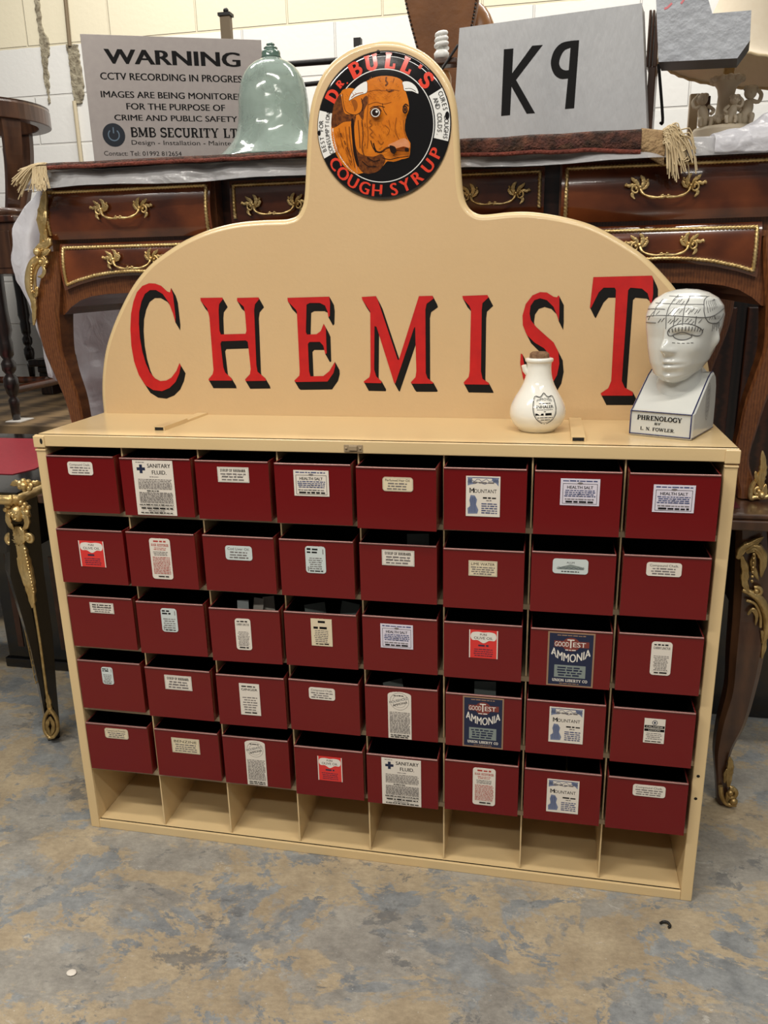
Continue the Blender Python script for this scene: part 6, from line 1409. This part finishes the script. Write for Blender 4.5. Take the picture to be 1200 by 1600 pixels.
# iron stand behind the sign
st = thing('iron_stand', 'black iron stand with square post behind the warning sign, its bars passing the cloche', 'stand', (at(353, 100, 1.0).x, 1.0, TOPZ + .001))
mb = MB(); a = at(347, 55, 1.0); b = at(360, 24, 1.0); mb.box((a.x, .99, TOPZ + .001), (b.x, 1.012, b.z)); mb.build('post', M['pipe'], st, bevel=.001)
mb = MB(); c = at(353.5, 24, 1.0); mb.box((a.x - .004, .986, b.z - .002), (b.x + .004, 1.016, b.z + .006)); mb.ball((c.x, 1.0, b.z + .012), .008); mb.build('finial', M['iron'], st)
px2 = at(560, 98, 1.0).x
mb = MB(); a = at(352, 98, 1.0); mb.tube([Vector((a.x, 1.0, at(470, 99, 1.0).z)), Vector((px2, 1.0, at(470, 99, 1.0).z))], .0085, 8); mb.build('bar', M['iron'], st)
mb = MB(); a = at(440, 136, 1.0); b = at(506, 129, 1.0); mb.tube([Vector((at(352, 98, 1.0).x, 1.0, a.z)), a, b, Vector((px2, 1.0, b.z + .01))], .0065, 8); mb.build('bar', M['iron'], st)
mb = MB(); mb.box((px2 - .01, .99, TOPZ + .001), (px2 + .01, 1.012, at(560, 60, 1.0).z)); mb.build('post', M['iron'], st)

# ------------------------------------------------------------------ things at the far side, beyond the black desk
TZ = .74
pt = thing('plank_table', 'low table of worn parquet planks behind the black desk', 'table', (-1.1, 1.7, 0))
mb = MB(); mb.box((-2.1, 1.125, .70), (-.28, 2.45, TZ)); mb.build('table_top', M['plank'], pt, bevel=.003)
for x in (-2.05, -.36):
    for y in (1.17, 2.38): mb = MB(); mb.box((x, y, 0), (x + .06, y + .06, .70)); mb.build('leg', M['ebon'], pt)
# tall stand with turned leg
ty = 1.19; tl0 = at(0, 336, ty); tr0 = at(22, 336, ty); az = at(10, 428, ty).z
tb = thing('side_table', 'dark carved side table with turned leg standing on the parquet plank table', 'table', (tr0.x - .3, ty + .3, TZ))
mb = MB(); mb.box((-1.75, ty - .01, at(10, 347, ty).z), (tr0.x, ty + 1.36, tr0.z)); ttop = mb.build('table_top', M['dkwood'], tb, bevel=.006, segs=3)  # depth stretched back so the unseen part shades the lower wall
mb = MB(); mb.box((-1.73, ty + .005, az), (tr0.x - .012, ty + 1.34, at(10, 347, ty).z)); mb.box((-1.70, ty - .001, az + .02), (tr0.x - .03, ty + .006, at(10, 360, ty).z)); mb.build('apron', M['walnut'], tb, bevel=.003)
def turned(x, y):
    mb = MB(); H = az - TZ - .002; rp = [(0, 0), (.014, 0), (.016, .03), (.018, .06), (.020, .075), (.012, .085), (.021, .10), (.027, .13), (.026, .155), (.014, .17), (.024, .185), (.026, .21), (.016, .225), (.024, .24), (.026, .285), (.022, .30), (.030, .33), (.026, .40), (.028, H)]
    mb.lathe([(r, TZ + .004 + min(z, H - .002)) for r, z in rp], (x, y, 0), 20); return mb
lx = at(27, 660, ty + .03).x
turned(lx, ty + .03).build('leg', M['ebon'], tb); turned(lx, ty + 1.22).build('leg', M['ebon'], tb); turned(-1.68, ty + .03).build('leg', M['ebon'], tb); turned(-1.68, ty + 1.22).build('leg', M['ebon'], tb)
mb = MB(); z = at(40, 612, ty).z
mb.tube([Vector((lx, ty + .03, z)), Vector((lx, ty + 1.22, z))], .016, 8, flat=1.0); mb.tube([Vector((-1.68, ty + .25, z + .01)), Vector((lx, ty + .25, z + .01))], .014, 8); mb.build('stretcher', M['dkwood'], tb)
mb = MB(); c = Vector((lx + .012, ty + .03, TZ + .0015)); mb.box((c.x - .032, c.y - .04, TZ + .0005), (c.x + .030, c.y + .045, TZ + .0035)); o = mb.build('felt_pad', mat('white_card', (206, 202, 196), .8)); tag(o, 'white card pad under the turned leg of the dark side table', 'pad')
# black stool
so = thing('low_stool', 'black low stool on the parquet plank table behind the curved desk leg', 'stool', (-.9, 1.9, TZ))
a = at(44, 562, 1.85); b = at(150, 573, 1.85)
mb = MB(); mb.box((a.x, 1.84, b.z), (b.x, 2.1, a.z)); mb.box((a.x + .03, 1.86, b.z - .03), (b.x - .03, 2.08, b.z)); mb.build('seat', M['ebon'], so, bevel=.008, segs=3)
for x in (a.x + .03, b.x - .09):
    mb = MB(); mb.box((x, 1.87, TZ + .001), (x + .06, 1.93, b.z - .03)); mb.build('leg', M['ebon'], so, bevel=.004)
mb = MB(); mb.box((a.x + .06, 1.94, TZ + .001), (b.x - .06, 1.96, b.z - .03)); mb.build('leg_panel', M['dkwood'], so)
# barrel-back chair on the side table
by_ = 1.42; pr_ = at(75, 178, by_); rad = .24; bc = Vector((pr_.x - rad - .035, by_, 0)); z1 = at(72, 163, by_).z; z0 = at(72, 192, by_).z
sz = tr0.z + .0015
bch = thing('tub_chair', 'brown wooden tub chair with curved top rail standing on the dark side table', 'chair', (bc.x, bc.y, sz))
mb = MB(); sect = [(0, z0), (0, z1 - .008), (-.004, z1), (.0, z1 + .004), (-.05, z1 + .004), (-.052, z1 - .01), (-.046, z0)]
mb.loft([[Vector((bc.x + (rad + dx) * math.cos(2*math.pi*k/64), bc.y + (rad + dx) * math.sin(2*math.pi*k/64), z)) for dx, z in sect] for k in range(65)], 0, False, (False, False)); mb.build('top_rail', M['walnut'], bch, bevel=.003)
def splat(deg, w, th=.02):
    c, s = math.cos(R(deg)), math.sin(R(deg)); d = Vector((c, s, 0)); t = Vector((-s, c, 0)); mb = MB(); r = []
    for u in [i / 10 for i in range(11)]:
        z = z0 + .002 - (z0 - sz - .03) * u; rr = rad - .022 - .075 * u * u; ww = w * (1 - .35 * u); p = bc + d * rr; r.append([Vector((q.x, q.y, z)) for q in (p - t*ww - d*th/2, p + t*ww - d*th/2, p + t*ww + d*th/2, p - t*ww + d*th/2)])
    mb.loft(r, 0, False); return mb
for deg, w in ((-29, .034), (82, .026), (158, .026), (245, .034)): splat(deg, w).build('splat', M['walnut'], bch)
mb = MB(); mb.lathe([(0, sz), (.17, sz), (.18, sz + .02), (.175, sz + .035), (0, sz + .04)], (bc.x, bc.y, 0), 40); mb.build('seat', M['walnut'], bch)
# paper slips in the bins
slips = [(18, -.02, 'pale', 'grey paper slip'), (18, .0, 'paper', 'white paper slip'), (18, .035, 'paper', 'white folded slip'), (19, -.01, 'steel', 'grey card'), (19, .030, 'steel', 'grey card'), (12, .03, 'steel', 'olive card'), (28, -.01, 'steel', 'grey packet'), (29, .0, 'steel', 'grey-green card')]
SL = ['thin grey slip standing in the CHERRY LINCTUS bin', 'white slip standing upright in the CHERRY LINCTUS bin', 'white folded slip at the side of the CHERRY LINCTUS bin', 'grey card leaning in the middle-row bin with upright cream label', 'second grey card near the side wall of the bin with upright cream label',
      'dark card lying in the second-row bin with syrup label', 'grey packet lying in the bin with arched HOUSEHOLD AMMONIA label', 'grey-green card standing in the fourth-row dark blue AMMONIA bin']
for k, ((bi, dx, m, _), lab) in enumerate(zip(slips, SL)):
    x, y, a = BIN[bi][:3]; z = SHZ[bi // 8] + .005; w = .012 if k < 3 else .022
    mt = Matrix.Translation((x + dx, y + .035 + .012 * (k % 3), z)) @ Matrix.Rotation(R([8, -12, 25, 30, -20, 10, 35, 5][k]), 4, 'Z') @ Matrix.Rotation(R([-10, -14, -18, -25, -20, -15, -20, -8][k]), 4, 'X')
    mb = MB(); mb.box((-w, 0, 0), (w, .0012, .112 if k != 6 else .10), 0, mt); o = mb.build('paper_slip', M[m]); tag(o, lab, 'paper slip', 'slips standing in the bins')

# small litter on the floor, brass clip in a bin
q = at(1040, 1447, z=0.0); mb = MB(); mb.tube(spline([q + Vector(v) for v in ((-.010, .002, .003), (-.004, .006, .004), (.004, .004, .006), (.008, -.003, .004), (.004, -.006, .003))], 4), .0026, 6); o = mb.build('rubber_scrap', M['iron']); tag(o, 'small curled black scrap on the concrete floor beside the cabinet', 'scrap')
q = at(112, 1521, z=0.0); mb = MB(); mb.ball((q.x, q.y, .0022), .010, 0, 8, (1, .8, .2)); o = mb.build('paint_fleck', M['paper']); tag(o, 'small pale blob of dried paint on the floor in front of the black desk', 'paint spot')
x, y, a = BIN[38][:3]; z = SHZ[4]
mb = MB(); c = Vector((x + .01, y + .10, z + .098)); mb.tube([c + Vector((.006 * math.cos(t * .5), 0, .006 * math.sin(t * .5))) for t in range(14)], .0018, 6); mb.tube([c + Vector((0, 0, -.006)), c + Vector((.003, 0, -.095))], .0022, 6); mb.tube([c + Vector((-.008, 0, .004)), c + Vector((-.016, 0, .012))], .002, 6)
o = mb.build('brass_key', M['giltdull']); tag(o, 'small brass key poking up in the bottom-row MOUNTANT bin', 'key')
